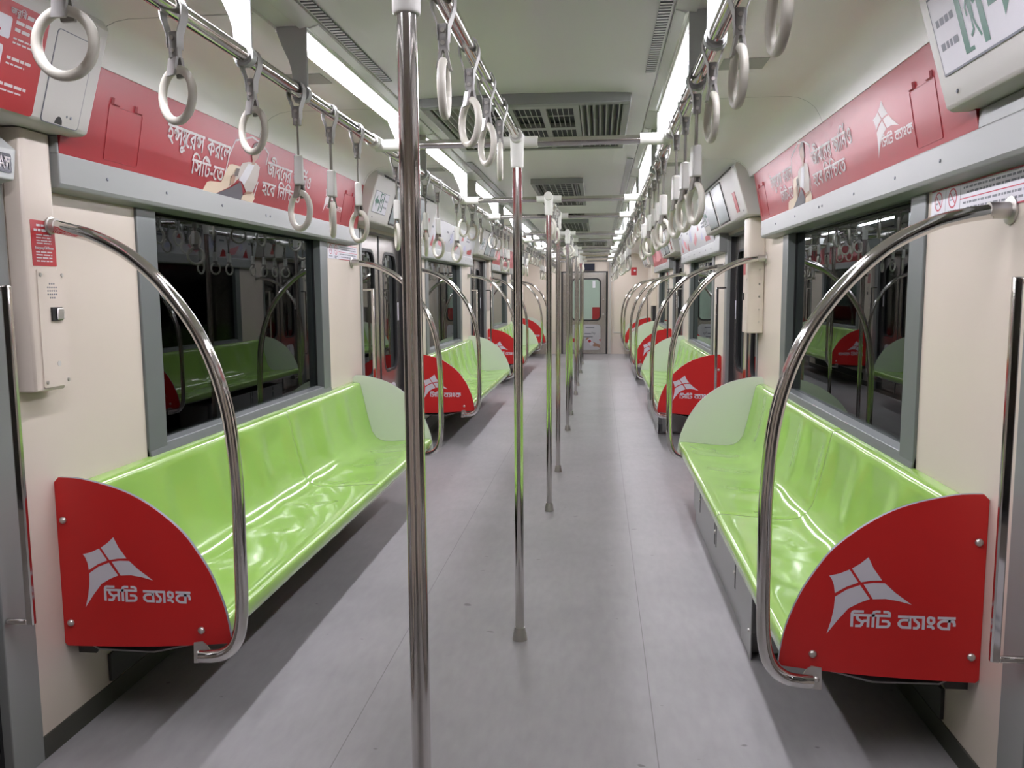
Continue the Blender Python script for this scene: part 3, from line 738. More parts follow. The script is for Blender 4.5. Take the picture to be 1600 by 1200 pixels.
            b.poly([A(u, z, .0004) for u, z in ((.9, 1.85), (1.3, 1.99), (1.75, 1.97), (2.0, 1.86), (1.5, 1.82))]); b.poly([A(u, z, .0004) for u, z in ((2.2, 1.78), (2.28, 1.78), (2.34, 2.0), (2.26, 2.0))]); b.poly([A(u, z, .0004) for u, z in ((.3, 1.87), (.6, 1.97), (.75, 1.88), (.5, 1.83))])
            obj('picture', b, 'pink', t, smooth=0, flip=False)

# prohibition notice strips under the rails (no smoking and friends)
def prohib(s, ya, yb, z0, z1, where):
    dirn = 1 if yb > ya else -1; L = abs(yb - ya); H = z1 - z0
    P = lambda u, v, d=0: (s * (W - .001 - d), ya + dirn * u * L, z0 + v * H)
    t = thing('prohibition_notice', (s * W, (ya + yb) / 2, z0), 'white strip of red no smoking symbols ' + where, 'notice')
    b = B().prism([P(u, v) for u, v in ((0, 0), (1, 0), (1, 1), (0, 1))], [P(u, v, .0015) for u, v in ((0, 0), (1, 0), (1, 1), (0, 1))])
    obj('notice_sheet', b, 'film', t, smooth=0)
    b = B(); S = lambda pts, wd: b.stroke([(u * L, v * H) for u, v in pts], wd, lambda a, c: P(a / L, c / H, .0020))
    rv = .30; ru = rv * H / L
    for cu in (.09, .26):
        S([(cu + ru * math.cos(2 * PI * q / 20), .60 + rv * math.sin(2 * PI * q / 20)) for q in range(21)], .005)
        S([(cu - ru * .7, .60 + rv * .7), (cu + ru * .7, .60 - rv * .7)], .004)
    S([(.345, .50), (1, .50)], .003); S([(.345, .01), (1, .01)], .004); S([(0, .985), (1, .985)], .003)
    obj('red_symbol', b, 'crim', t, smooth=0, flip=False)
    b = B()
    for u in (.175, .345): b.poly([P(u, 0, .0018), P(u + .004, 0, .0018), P(u + .004, 1, .0018), P(u, 1, .0018)])
    for q in ([(.055, .5), (.085, .5), (.085, .56), (.055, .56)], [(.10, .48), (.118, .48), (.112, .68), (.104, .68)], [(.225, .53), (.27, .53), (.27, .57), (.225, .57)], [(.28, .68), (.30, .74), (.285, .74), (.27, .68)]): b.poly([P(u, v, .0019) for u, v in q])
    r = random.Random(9)
    for u0, u1, v in ((.04, .15, .12), (.21, .31, .14), (.21, .28, .04), (.38, .95, .80), (.42, .95, .64), (.38, .95, .32), (.42, .95, .14)):
        u = u0
        while u < u1: l = min(r.uniform(.015, .05), u1 - u); b.poly([P(uu, vv, .0019) for uu, vv in ((u, v), (u + l, v), (u + l, v + .07), (u, v + .07))]); u += l + .008
    obj('lettering', b, 'ink', t, smooth=0, flip=False)
prohib(1, 2.735, 2.14, 1.575, 1.664, 'above the near end of the right bench')
prohib(-1, 4.83, 5.43, 1.572, 1.664, 'above the far end of the left bench')

# ------------------------------------------------------------------ equipment cabinets beside doors (intercoms)
def cabinet(s, y0, y1, where, intercom):
    t = thing('intercom_cabinet', (s * W, (y0 + y1) / 2, 1.09), 'tall cream wall cabinet with emergency call unit ' + where, 'cabinet', group='emergency call cabinets')
    xi = 1.272 if intercom else 1.225
    outl = [(W - .001, y0), (xi + .02, y0), (xi + .005, y0 + .006), (xi, y0 + .022), (xi, y1 - .012), (xi + .012, y1), (W - .001, y1)]
    b = B().prism([(s * x, y, 1.09) for x, y in outl], [(s * x, y, 1.818) for x, y in outl])
    obj('cabinet_body', b, 'cream', t, bevel=.005)
    if not intercom:
        b = B()
        for z in (1.16, 1.24, 1.32, 1.40, 1.49, 1.57): b.lathe([(.005, 0), (.005, .002)], (s * 1.30, y0, z), 8, 'y')
        for z in (1.16, 1.25, 1.34, 1.43, 1.52): b.lathe([(.006, 0), (.006, -s * .002)], (s * xi, y0 + .03, z), 8, 'x')
        obj('screw', b, 'foot', t)
        b = B().box(s * xi, s * (xi - .006), y1 - .06, y1 - .03, 1.30, 1.345); obj('switch', b, 'black', t)
        b = B().box(s * xi, s * (xi - .0015), y1 - .09, y1 - .02, 1.46, 1.57); obj('red_label', b, 'sticker', t, smooth=0)
        return
    F = lambda y, z, d=0: (s * (xi - d), y, z)
    ya, yb = y0 + .032, y1 + .012
    b = B().prism([F(y, z, 0) for y, z in rrect(ya, yb, 1.10, 1.435, .004, 2)], [F(y, z, .004) for y, z in rrect(ya, yb, 1.10, 1.435, .004, 2)])
    pl = obj('intercom_plate', b, 'cream', t, smooth=0)
    b = B()
    for y in (ya + .012, yb - .012):
        for z in (1.115, 1.42): b.lathe([(.006, 0), (.005, -s * .003)], F(y, z, .004), 10, 'x')
    obj('screw', b, 'foot', pl)
    b = B()
    for i in range(5):
        for j in range(5):
            if (i in (0, 4)) and (j in (0, 4)): continue
            b.lathe([(.0028, 0), (.0028, -s * .0006)], F((ya + yb) / 2 - .018 + .009 * i, 1.355 + .010 * j, .004), 6, 'x')
    obj('speaker_hole', b, 'ink', pl)
    yc = (ya + yb) / 2 + .01
    b = B().box(s * (xi - .004), s * (xi - .010), yc - .022, yc + .022, 1.290, 1.328); obj('button_housing', b, 'black', pl, smooth=0)
    b = B().box(s * (xi - .010), s * (xi - .016), yc - .006, yc + .022, 1.292, 1.326); obj('call_button', b, 'foot', pl, bevel=.003)
    b = B().lathe([(.008, 0), (.008, -s * .001)], F(yc, 1.165, .004), 12, 'x'); obj('key_hole', b, 'cover', pl)
    b = B().prism([F(y, z, 0) for y, z in rrect(y0 + .022, y1 - .014, 1.445, 1.572, .003, 2)], [F(y, z, .001) for y, z in rrect(y0 + .022, y1 - .014, 1.445, 1.572, .003, 2)])
    sk = obj('call_sticker', b, 'sticker', t, label='red emergency call sticker', smooth=0)
    b = B(); r = random.Random(4); a0, a1 = (y0 + .034, y1 - .026)
    T = lambda y, z, d=0: F(y, z, .0014 + d)
    if s < 0: set_text(b, 'Emergency Call Button', T, a0, a1, 1.492, 1.499)
    strip_lines(b, T, a0 + .012, a1 - .012, (1.555,), .006, r); strip_lines(b, T, a0, a1, (1.541,), .007, r)
    for z in (1.530, 1.522, 1.514, 1.507): strip_lines(b, T, a0 + .008, a1 - .006, (z,), .003, r)
    for z in (1.482, 1.474, 1.466, 1.457): strip_lines(b, T, a0 + .004, a1 - .006, (z,), .0035, r)
    obj('lettering', b, 'print', sk, smooth=0, flip=False)
cabinet(-1, 2.125, 2.262, 'beside the nearest left door', True)
cabinet(-1, 2.125 + 2 * PITCH_D, 2.262 + 2 * PITCH_D, 'beside the third left door', True)
cabinet(1, 5.345, 5.51, 'before the second right door', False)
cabinet(1, 5.345 + 2 * PITCH_D, 5.51 + 2 * PITCH_D, 'before the farthest right door', False)

# ------------------------------------------------------------------ benches
PANEL = [(1.329, .805), (1.315, .820), (1.26, .818), (1.205, .808), (1.13, .788), (1.06, .757), (.99, .71), (.93, .656), (.89, .60), (.857, .545), (.833, .49), (.814, .435), (.803, .38), (.797, .335), (.805, .322), (.90, .312), (1.05, .302), (1.18, .297), (1.32, .294), (1.329, .303)]
SEAT = [(.816, .338), (.806, .346), (.804, .366), (.803, .386), (.808, .397), (.820, .402), (.86, .401), (.93, .395), (1.0, .388), (1.06, .383), (1.11, .383), (1.15, .391), (1.18, .410), (1.203, .445), (1.22, .50), (1.235, .56), (1.25, .63), (1.262, .69), (1.270, .735), (1.275, .757), (1.285, .770), (1.30, .776), (1.329, .778)]
PANEL = [(p.x, p.y) for p in spline([(x, z) for x, z in PANEL[1:14]], 3)] + PANEL[14:] + [PANEL[0]]
def sm(t): t = max(0, min(1, t)); return t * t * (3 - 2 * t)
def seat_shell(s, ya, yb, n):
    """one moulded shell of n shallow seats"""
    b = B(); per = 24; rows = []
    L = (yb - ya) / n
    for i in range(n * per + 1):
        y = ya + L * i / per; u = (i % per) / per
        if i == n * per: u = 0
        e = min(u, 1 - u) if u else 0
        bowl = sm((e - .01) / .34)              # 0 between seats, 1 in the hollow
        edge = min(y - ya, yb - y)
        rnd = .004 * (1 - sm(edge / .008))
        row = []
        for q, (x, z) in enumerate(SEAT):
            t = q / (len(SEAT) - 1)
            if z > .44 and x > 1.19 and z < .765:
                k = sm((z - .44) / .08) * sm((.765 - z) / .10)
                x2 = x + .012 * bowl * k - .003 * (1 - bowl) * k + rnd; z2 = z
            elif .86 < x < 1.16 and z < .42:
                k = sm((x - .86) / .12) * sm((1.18 - x) / .06)
                x2 = x; z2 = z - .007 * bowl * k + .001 * (1 - bowl) * k - rnd
            else: x2, z2 = x, z - (rnd if z > .37 else 0)
            row.append((s * x2, y, z2))
        rows.append(b.add(row))
    m = len(SEAT)
    for a, c in zip(rows, rows[1:]):
        for q in range(m - 1): b.face((a + q, a + q + 1, c + q + 1, c + q))
    return b
def end_panel(t, s, y, out, mark):
    """quarter round end panel; out is the direction of its outer face along y"""
    yi = y - out * .012
    b = B().prism([(s * x, y - out * .0006, z) for x, z in PANEL], [(s * x, yi, z) for x, z in PANEL])
    b.mi[2:] = [1] * (len(b.mi) - 2)
    p = obj('end_panel', b, ['pale', 'ink'], t, smooth=0)
    b = B().prism([(s * x, y - out * .0006, z) for x, z in PANEL], [(s * x, y, z) for x, z in PANEL])
    fm = obj('red_film', b, 'red', p, label='red film with white bank emblem', smooth=0)
    if mark:
        rd = -out            # reading direction along +x when the face looks at -y
        ox = 1.0 if s > 0 else -1.177
        if rd < 0: ox = -1.0 if s < 0 else 1.177
        b = B(); bank_mark(b, lambda x, z, d: (ox + rd * x, y + out * (.0006 + d), .4 + z))
        obj('bank_mark', b, 'film', fm, label='white kite emblem with Bengali bank name', smooth=0, flip=False)
    for x, z in ((1.308, .689), (1.305, .368), (.888, .360)):
        b = B().lathe([(.011, 0), (.011, out * .003), (.008, out * .007), (.004, out * .009)], (s * x, y + out * .0004, z), 14, 'y')
        obj('bolt', b, 'foot', p)
def bench(s, y0, y1, label, seats, split):
    t = thing('bench', (s * 1.07, (y0 + y1) / 2, 0), label, 'bench', group='lime green benches along the walls')
    L = (y1 - y0 - .024) / seats; a = y0 + .012
    parts = [(a, a + L * split - .001, split), (a + L * split + .001, y1 - .012, seats - split)] if split else [(a, y1 - .012, seats)]
    for p0, p1, n in parts: obj('seat_shell', seat_shell(s, p0, p1, n), 'green', t, smooth=60, flip=True)
    end_panel(t, s, y0, -1, True)
    end_panel(t, s, y1, 1, True)
    # pressed tray and brackets below
    b = B().sweep_y([(s * x, z) for x, z in ((.83, .336), (.90, .306), (1.06, .268), (1.24, .270), (1.265, .285), (1.262, .29), (1.238, .275), (1.062, .273), (.902, .311), (.832, .341))], y0 + .03, y1 - .03)
    obj('support_tray', b, 'skirt', t, smooth=0)
    n = 4
    for i in range(n + 1):
        b = B()
        yy = y0 + .06 + (y1 - y0 - .13) * i / n
        b.prism([(s * x, yy, z) for x, z in ((.84, .338), (1.328, .36), (1.328, .245), (1.27, .245), (1.25, .275), (1.06, .274), (.90, .308))], [(s * x, yy + .006, z) for x, z in ((.84, .338), (1.328, .36), (1.328, .245), (1.27, .245), (1.25, .275), (1.06, .274), (.90, .308))])
        obj('support_bracket', b, 'dark', t, smooth=0)
    b = B().sweep_y([(s * x, z) for x, z in ((.836, .345), (1.325, .350), (1.325, .358), (.836, .355))], y0 + .02, y1 - .02)
    obj('seat_pan', b, 'dark', t, smooth=0)
    return t
for s in (-1, 1):
    for k in range(3):
        bench(s, BN + PITCH_D * k, BF + PITCH_D * k, 'long lime green bench with red end panel, %s on the %s' % (NTH[k], SIDE[s]), 7, 4 if s < 0 else 3)
    bench(s, BN + PITCH_D * 3, Y1 - .06, 'short lime green bench by the end wall on the ' + SIDE[s], 2, 0)

# heater boxes below
for s in (-1, 1):
    for k in range(3):
        oy = PITCH_D * k
        b = B().box(s * (W - .001), s * (W - .012), 2.455 + oy, 5.06 + oy, .078, .172)
        obj('heater_grille', b, 'dark', label='dark heater box on the wall below the %s %s bench' % (NTH[k], SIDE[s]), cat='heater', smooth=0, origin=(s * W, 3.7 + oy, .078))
for k in range(3):
    oy = PITCH_D * k
    t = thing('equipment_box', (1.05, 3.8 + oy, 0), 'grey metal equipment box under the %s right bench' % NTH[k], 'box', group='grey boxes under the right benches')
    b = B(); b.box(.862, 1.22, 3.02 + oy, 4.86 + oy, .083, .262); b.box(.872, 1.22, 3.04 + oy, 4.84 + oy, 0, .083)
    obj('box_body', b, 'skirt', t, bevel=.003)
    b = B(); b.box(.858, .862, 2.98 + oy, 3.19 + oy, .002, .262); b.box(.90, 1.20, 2.98 + oy, 3.02 + oy, .03, .24)
    obj('end_plate', b, 'skirt', t, smooth=0)
    b = B()
    for y in (3.36, 3.92, 3.97, 4.55): b.box(.8605, .863, y + oy, y + .018 + oy, .13, .258)
    obj('slot', b, 'black', t, smooth=0)
    b = B()
    for y in (3.37, 3.955, 4.56): b.lathe([(.010, 0), (.008, -.006)], (.861, y + oy, .20), 10, 'x')
    b.lathe([(.008, 0), (.006, -.005)], (.858, 3.02 + oy, .10), 10, 'x')
    obj('latch', b, 'foot', t)

# ------------------------------------------------------------------ arched grab rails at the bench ends
ARCH = [(1.322, 1.560), (1.277, 1.557), (1.21, 1.547), (1.138, 1.527), (1.029, 1.470), (.92, 1.366), (.827, 1.224), (.768, 1.043), (.747, .831), (.746, .64), (.748, .46), (.757, .375), (.778, .325), (.813, .298), (.85, .290), (.885, .289)]
def arch(s, y, out, label, xe=0.0):
    yc = y + out * .022
    t = thing('grab_rail', (s * W, yc, 1.56), label, 'grab rail', group='arched grab rails at the bench ends')
    b = B().tube([(s * p[0], yc, p[1]) for p in spline([(min(x, 1.322 - xe - (.012 if i_ == 1 else 0)) if i_ < 2 else x, z) for i_, (x, z) in enumerate(ARCH)], 5)], .019, 16)
    obj('rail_tube', b, 'tube', t, smooth=60)
    fr_ = .025 if xe else .036
    b = B().lathe([(fr_, 0), (fr_, -s * .005), (fr_ - .006, -s * .007)], (s * (W - .001 - xe), yc, 1.56), 20, 'x'); b.lathe([(.0212, 0), (.0212, -s * (.016 if xe else .05))], (s * (W - .006 - xe), yc, 1.56), 16, 'x')
    obj('wall_flange', b, 'foot', t)
    b = B(); q = [(.858, .262), (.915, .258), (.912, .322), (.885, .326), (.872, .316), (.862, .300)]
    yp = y + out * .0015
    b.prism([(s * x, yp, z) for x, z in q], [(s * x, yp + out * .004, z) for x, z in q])
    obj('clamp_plate', b, 'foot', t, smooth=0)
    b = B().lathe([(.009, 0), (.009, out * .004), (.005, out * .008)], (s * .898, yp + out * .004, .289), 12, 'y')
    obj('bolt', b, 'foot', t)
for s in (-1, 1):
    for k in range(3):
        arch(s, BN + PITCH_D * k, -1, 'arched steel grab rail at the near end of the %s %s bench' % (NTH[k], SIDE[s]), .0602 if s < 0 and k in (0, 2) else 0)
        arch(s, BF + PITCH_D * k, 1, 'arched steel grab rail at the far end of the %s %s bench' % (NTH[k], SIDE[s]))
    arch(s, BN + PITCH_D * 3, -1, 'arched steel grab rail at the short end bench on the ' + SIDE[s])

# ------------------------------------------------------------------ poles, centre rails, cross bars, side rails
ORD = ['nearest', 'second', 'third', 'fourth', 'fifth', 'sixth', 'seventh', 'eighth', 'ninth', 'tenth', 'eleventh', 'twelfth']
PX = -.01
for i, y in enumerate(POLES):
    PX = -.024 if i == 0 else -.01
    t = thing('stanchion_pole', (PX, y, 0), 'upright steel pole on the aisle floor, %s from the camera' % ORD[i], 'pole', group='upright poles along the aisle')
    b = B().lathe([(.0172, .005), (.0172, 1.90)], (PX, y, 0), 20); obj('pole_tube', b, 'tube', t, smooth=60)
    b = B().lathe([(.029, 0), (.0285, .006), (.021, .045), (.0195, .05)], (PX, y, 0), 20); obj('floor_foot', b, 'foot', t)
    b = B().lathe([(.021, 1.818), (.0235, 1.822), (.0245, 1.89), (.027, 1.915), (.027, 1.938)], (PX, y, 0), 20)
    b.tube([(PX, y - .055, RAILZ), (PX, y + .055, RAILZ)], .025, 16)
    obj('top_sleeve', b, 'white', t, bevel=.002)
    c = thing('cross_bar', (0, y, RAILZ), 'overhead steel cross bar at the %s pole' % ORD[i], 'overhead bar', group='overhead cross bars')
    zc = RAILZ - .012
    b = B(); b.tube([(-RAILX + .03, y + .03, zc), (RAILX - .03, y + .03, zc)], .0165, 16); obj('bar_tube', b, 'tube', c, smooth=60)
    b = B().tube([(PX - .075, y + .03, zc), (PX + .075, y + .03, zc)], .0215, 16); obj('centre_sleeve', b, 'white', c, smooth=60)
    for s in (-1, 1):
        b = B(); b.tube([(s * (RAILX - .11), y + .03, zc), (s * RAILX, y + .03, zc)], .022, 16); b.tube([(s * RAILX, y - .03, RAILZ), (s * RAILX, y + .09, RAILZ)], .0245, 16)
        obj('tee_sleeve', b, 'white', c, smooth=60)
PX = -.01
CR = [(0, 1), (2, 3), (4, 5), (6, 7), (8, 9)]
for i, (a, c) in enumerate(CR):
    b = B().tube([(PX, POLES[a], RAILZ), (PX, POLES[c], RAILZ)], .0172, 16)
    obj('centre_rail', b, 'tube', label='overhead steel rail over the aisle between the %s and %s poles' % (ORD[a], ORD[c]), cat='overhead rail', group='overhead centre rails', smooth=60, origin=(PX, (POLES[a] + POLES[c]) / 2, RAILZ))
for s in (-1, 1):
    b = B().tube([(s * RAILX, Y0 + .05, RAILZ), (s * RAILX, 17.3, RAILZ)], .0185, 16)
    obj('side_rail', b, 'tube', label='long overhead steel handrail along the %s side' % SIDE[s], cat='overhead rail', smooth=60, origin=(s * RAILX, 8, RAILZ))

# ------------------------------------------------------------------ hanging straps
def strap_proto(long):
    t = thing('hanging_strap', (0, 0, 0))
    b = B()
    w2 = .014
    loop = [(-.009, -.078), (-.010, -.052), (-.020, -.020), (-.0215, 0), (-.0152, .0152), (0, .0215), (.0152, .0152), (.0215, 0), (.020, -.020), (.010, -.052), (.009, -.078)]
    i = [b.add([(x * k, -w2, z * (k if z > 0 else 1)) for x, z in loop]) for k in (1, 1.16)]; j = [b.add([(x * k, w2, z * (k if z > 0 else 1)) for x, z in loop]) for k in (1, 1.16)]
    n = len(loop)
    for q in range(n - 1):
        b.face((i[0] + q, i[0] + q + 1, j[0] + q + 1, j[0] + q)); b.face((i[1] + q, j[1] + q, j[1] + q + 1, i[1] + q + 1))
        b.face((i[0] + q, i[1] + q, i[1] + q + 1, i[0] + q + 1)); b.face((j[0] + q, j[0] + q + 1, j[1] + q + 1, j[1] + q))
    obj('rail_loop', b, 'hook', t, smooth=50)
    b = B().box(-.010, .010, -.010, .010, -.098, -.046); obj('clip', b, 'hook', t, bevel=.003)
    b = B()
    for z in (-.060, -.084): b.lathe([(.0045, 0), (.0045, .004)], (0, .010, z), 8, 'y'); b.lathe([(.0045, 0), (.0045, -.004)], (0, -.010, z), 8, 'y')
    obj('rivet', b, 'foot', t)
    top = -.098
    if long:
        b = B().box(-.0025, .0025, -.011, .011, -.19, -.09); obj('belt', b, 'belt', t, smooth=0)
        b = B().prism([(x, y, -.180) for x, y in ((-.012, -.018), (.012, -.018), (.012, .018), (-.012, .018))], [(x, y, -.262) for x, y in ((-.013, -.023), (.013, -.023), (.013, .023), (-.013, .023))])
        obj('grip_box', b, 'white', t, bevel=.004); top = -.262
    zc = top - .018 - .052
    b = B()
    for q in (-1, 1): b.prism([(x + q * .005, y, top + .002) for x, y in ((-.003, -.013), (.003, -.013), (.003, .013), (-.003, .013))], [(x + q * .012, y, top - .034) for x, y in ((-.003, -.012), (.003, -.012), (.003, .012), (-.003, .012))])
    obj('ring_fork', b, 'belt' if long else 'hook', t, smooth=0)
    b = B().tube([(0, .050 * math.cos(2 * PI * q / 32), zc + .050 * math.sin(2 * PI * q / 32)) for q in range(32)], .0085, 12, closed=True)
    obj('ring', b, 'ring', t, smooth=80)
    return t
PROTO = {}
def strap(x, y, long, rot, label, group):
    if long not in PROTO: o = PROTO[long] = strap_proto(long); first = True
    else: first = False
    # the strap turns under its loop: every part below the rail gets the twist
    if not first: o = copy_tree(PROTO[long])
    o.location = (x, y, RAILZ)
    setp(o, label, 'hanging strap', group)
    for ch in kids(o):
        tw = 0 if ch.name.startswith(('rail_loop', 'clip', 'rivet')) else (rot if (ch.name.startswith(('ring',)) or ch.name.startswith('ring_fork')) else rot * .35)
        ch.rotation_euler = (0, 0, tw)
    return o
TEE = [y + .03 for y in POLES]
rot_l = {0: 88, 1: 62, 2: 56, 3: 52, 4: 22, 5: 50, 6: 20, 7: 60, 8: 16, 9: 44, 10: 42}
rnd = random.Random(21)
jobs = []
for s in (-1, 1):
    n_in_order = 0
    zones = []
    for k in range(4):
        dd = PITCH_D * k
        ds = [1.27, 1.62, 1.985] if k == 0 else [y + dd - PITCH_D for y in (5.13, 5.50, 5.88, 6.22, 6.56, 6.89)]
        zones.append((False, k, ds))
        zones.append((True, k, [y + dd for y in (2.288, 2.575, 2.865, 3.42, 3.71, 4.0, 4.31, 4.88)] if k < 3 else [16.81, 17.09]))
    for lg, k, ys in zones:
        ys = [y for y in ys if min(abs(y - t_) for t_ in TEE) > .075]
        for j, y in enumerate(ys):
            if s < 0: rot = rot_l.get(n_in_order, rnd.choice([8, 14, 20, 30, 45, -15, -25]))
            else: rot = {0: 2, 1: 3, 2: 4, 3: 14, 4: 16, 5: 14}.get(n_in_order, rnd.choice([6, 12, 18, 26, -10, 35]))
            n_in_order += 1
            if lg:
                place = ('over %s bench' % NTH[k]) if k < 3 else 'over short end bench'
                lab = 'long strap with white grip, %s from near end of %s rail %s' % (ORD[j].replace('nearest', 'first'), SIDE[s], place)
            else: lab = 'short strap with ivory ring, %s along the %s rail by the %s door' % (ORD[j].replace('nearest', 'first'), SIDE[s], NTH[k])
            strap(s * RAILX, y, lg, math.radians(rot), lab, 'hanging straps on the %s rail' % SIDE[s])
cro = {0: 4, 1: 32, 2: 28, 3: 6}
for i, (a, c) in enumerate(CR):
    ya, yc = POLES[a], POLES[c]
    ys = [1.64, 1.965, 2.263, 2.553] if i == 0 else [ya + .18 + (yc - ya - .36) * q / 3 for q in range(4)] if yc - ya < 1.4 else [ya + .24 + .30 * q for q in range(4)]
    for j, y in enumerate(ys):
        strap(PX, y, False, math.radians(cro[j] if i == 0 else rnd.choice([5, 20, 40, 70])), 'short strap with white ring, %s on centre rail between %s and %s poles' % (ORD[j].replace('nearest', 'first'), ORD[a], ORD[c]), 'hanging straps on the centre rails')

# ------------------------------------------------------------------ lamps
PER = PITCH_D / 3
def plate(s, y, th=.008):
    q = [(.530, 2.115), (.622, 2.115), (.619, 2.10), (.604, 2.06), (.586, 2.02), (.578, 1.99), (.5765, 1.915), (.570, 1.903), (.555, 1.898), (.540, 1.903), (.531, 1.915)]
    return B().prism([(s * x, y - th / 2, z) for x, z in q], [(s * x, y + th / 2, z) for x, z in q])
for s in (-1, 1):
    for i in range(-1, 10):
        ya, yb = 2.335 + PER * i, 3.568 + PER * i
        if ya < Y0: ya = Y0 + .03
        if yb > 17.6: yb = 17.6
        if yb - ya < .3: continue
        n = i + 3
        t = thing('ceiling_lamp', (s * .58, (ya + yb) / 2, 2.10), 'lit strip lamp on the %s ceiling, %s of its row from the camera' % (SIDE[s], ORD[i + 1].replace('nearest', 'first')), 'lamp', group='strip lamps along the ceiling')
        b = B().box(s * .552, s * .616, ya + .006, yb - .006, 2.0985, 2.1115)
        obj('diffuser', b, 'lamp', t, smooth=0)
        b = B().sweep_y([(s * x, z) for x, z in ((.496, 2.117), (.496, 2.113), (.522, 2.105), (.530, 2.108), (.536, 2.102), (.551, 2.1025), (.551, 2.1105))], ya, yb)
        obj('lamp_trim', b, 'strip', t, smooth=0)
        for y in (ya, yb):
            obj('end_plate', plate(s, y), 'plate', t, bevel=.003)
        for y in (ya, yb):
            b = B().tube([(s * RAILX, y - .012, RAILZ), (s * RAILX, y + .012, RAILZ)], .0255, 16)
            obj('rail_collar', b, 'plate', t, smooth=60)

# ------------------------------------------------------------------ air outlets
def wide_vent(y0, y1, label):
    t = thing('air_vent', (0, (y0 + y1) / 2, 2.10), label, 'air vent', group='ceiling air vents')
    z = 2.092
    b = B()
    o, i_ = (-.425, .415), (-.39, .385)
    for y in (y0, y1 - .05): b.box(o[0], o[1], y, y + .05, z, 2.14)
    for x in ((o[0], i_[0]), (i_[1], o[1])): b.box(x[0], x[1], y0 + .05, y1 - .05, z, 2.14)
    obj('vent_frame', b, 'alu', t, bevel=.004)
    b = B().box(i_[0], i_[1], y0 + .05, y1 - .05, 2.122, 2.124); obj('duct', b, 'void', t, smooth=0)
    b = B(); 
    for x0, x1 in ((-.39, -.205), (.205, .385)):
        x = x0 + .008
        while x < x1: b.prism([(x, y0 + .05, 2.098), (x + .004, y0 + .05, 2.098), (x + .020, y0 + .05, 2.120), (x + .016, y0 + .05, 2.120)], [(x, y1 - .05, 2.098), (x + .004, y1 - .05, 2.098), (x + .020, y1 - .05, 2.120), (x + .016, y1 - .05, 2.120)]); x += .026
    obj('louvre', b, 'duct', t, smooth=0)
    b = B(); ym = (y0 + y1) / 2
    for x in (-.205, -.072, .062, .197): b.box(x - .012, x + .012, y0 + .05, y1 - .05, 2.096, 2.118)
    for y in (y0 + .06, ym - .03, y1 - .12): b.box(-.20, .20, y, y + .055, 2.0965, 2.117)
    obj('grille_frame', b, 'duct', t, smooth=0)
    b = B()
    for x0 in (-.193, -.060, .074):
        for q in range(1, 5): b.box(x0 + .0225 * q - .0012, x0 + .0225 * q + .0012, y0 + .07, y1 - .07, 2.099, 2.102)
    for y in (y0 + .27, y1 - .27): b.box(-.195, .195, y - .002, y + .002, 2.0985, 2.1025)
    obj('wire_grid', b, 'wire', t, smooth=0)
def narrow_vent(y0, y1, label):
    t = thing('air_vent', (0, (y0 + y1) / 2, 2.10), label, 'air vent', group='ceiling air vents')
    b = B(); z = 2.096
    for y in (y0, y1 - .04): b.box(-.18, .18, y, y + .04, z, 2.136)
    for s_ in (-1, 1): b.box(s_ * .152, s_ * .18, y0 + .04, y1 - .04, z, 2.136)
    for s_ in (-1, 1): b.box(s_ * .095, s_ * .110, y0 + .04, y1 - .04, z + .004, 2.13)
    obj('vent_frame', b, 'alu', t, bevel=.003)
    b = B().box(-.152, .152, y0 + .04, y1 - .04, 2.128, 2.130); obj('duct', b, 'void', t, smooth=0)
    b = B()
    y = y0 + .06
    while y < y1 - .06: b.box(-.095, .095, y, y + .004, 2.1015, 2.1025); y += .11
    for x in (-.057, -.019, .019, .057): b.box(x - .0015, x + .0015, y0 + .04, y1 - .04, 2.10, 2.104)
    obj('wire_grid', b, 'wire', t, smooth=0)
    b = B()
    for s_ in (-1, 1):
        for x in (.118, .136): b.prism([(s_ * x, y0 + .04, 2.10), (s_ * (x + .003), y0 + .04, 2.10), (s_ * (x + .015), y0 + .04, 2.125), (s_ * (x + .012), y0 + .04, 2.125)], [(s_ * x, y1 - .04, 2.10), (s_ * (x + .003), y1 - .04, 2.10), (s_ * (x + .015), y1 - .04, 2.125), (s_ * (x + .012), y1 - .04, 2.125)])
    obj('louvre', b, 'duct', t, smooth=0)
wide_vent(3.30, 4.36, 'wide framed air vent in the ceiling nearest the camera')
narrow_vent(5.74, 7.22, 'narrow ceiling air vent just past the third pole')
narrow_vent(9.02, 10.36, 'narrow ceiling air vent past the sixth pole')
wide_vent(12.5, 13.66, 'wide framed air vent in the ceiling near the far end')

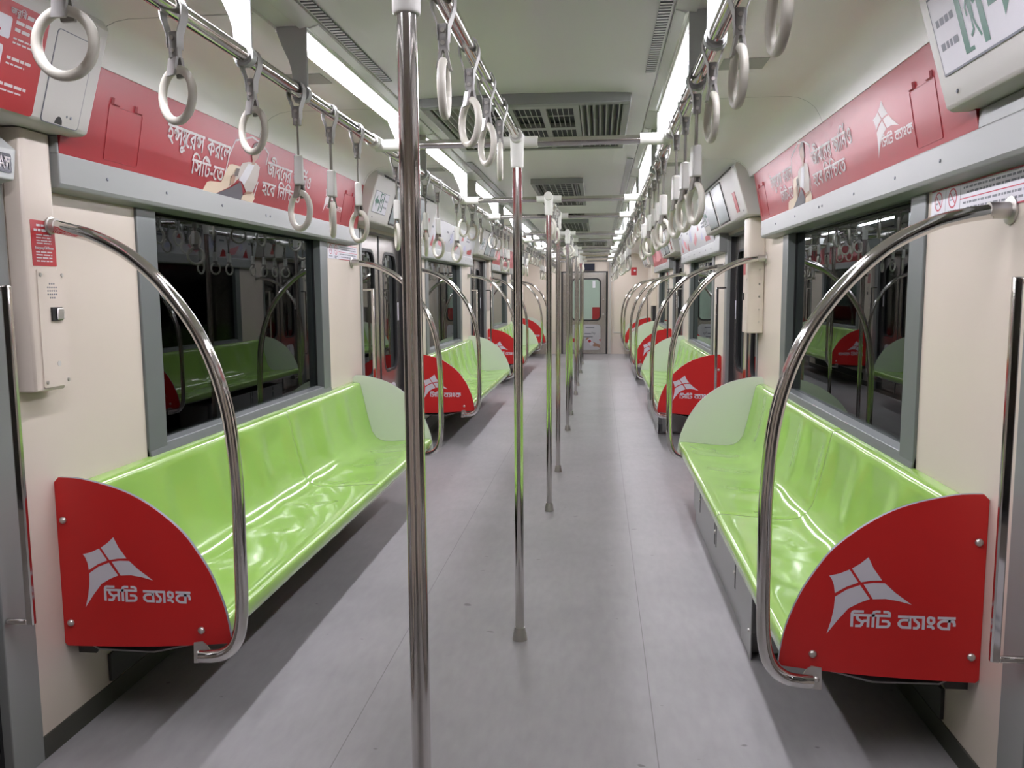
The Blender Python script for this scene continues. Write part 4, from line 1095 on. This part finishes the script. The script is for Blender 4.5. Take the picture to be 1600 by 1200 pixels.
# slotted line diffusers
LD = [(.70, 2.985), (4.86, 6.62), (6.70, 8.44), (8.52, 10.26), (10.34, 12.1), (14.0, 16.3)]
for s in (-1, 1):
    for i, (a, c) in enumerate(LD):
        t = thing('line_diffuser', (s * .466, (a + c) / 2, 2.118), 'slotted air strip along the %s ceiling edge, %s from the camera' % (SIDE[s], ORD[i]), 'air strip', group='slotted air strips on the ceiling')
        b = B().box(s * .450, s * .483, a, c, 2.1165, 2.1185); obj('slot_base', b, 'void', t, smooth=0)
        b = B(); y = a
        while y < c: b.box(s * .450, s * .483, y, y + .010, 2.1158, 2.1168); y += .024
        obj('slot_bar', b, 'ceil', t, smooth=0)

# speaker grilles in the coves
for s in (-1, 1):
    for i, y in enumerate((3.05, 5.35, 9.9, 14.2)):
        b = B().box(s * .715, s * .87, y - .07, y + .07, 2.1505, 2.1535)
        obj('speaker_grille', b, 'duct', label='perforated speaker grille in the %s ceiling cove, %s from the camera' % (SIDE[s], ORD[i]), cat='speaker', group='speaker grilles in the ceiling', smooth=0, origin=(s * .79, y, 2.15))

# ------------------------------------------------------------------ lights of the depot seen through the windows
for s in (-1, 1):
    b = B().box(s * 1.915, s * 1.98, Y0, Y1, -.06, 2.25)
    obj('wall_depot_' + SIDE[s], b, 'dark', kind='structure', label='dark depot wall outside the windows on the ' + SIDE[s], smooth=0)
for x, y, z0, z1, lab in ((-1.9, 4.28, 1.06, 1.44, 'thin lit tube outside the nearest left window'), (-1.9, 3.90, 1.16, 1.225, 'short lit tube outside the near part of the left window'), (1.9, 5.38, .93, 1.43, 'thin lit tube outside the nearest right window'), (-1.9, 10.95, .96, 1.18, 'short lit tube outside the second left window'), (-1.9, 11.49, .92, 1.24, 'thin lit tube outside the second left window')):
    b = B().lathe([(.007, z0), (.007, z1)], (x, y, 0), 10); b.box(x, x + math.copysign(.016, x), y - .005, y + .005, z0 + .01, z0 + .02)
    obj('tube_light', b, 'tubelamp', label=lab, cat='light', origin=(x, y, z0))
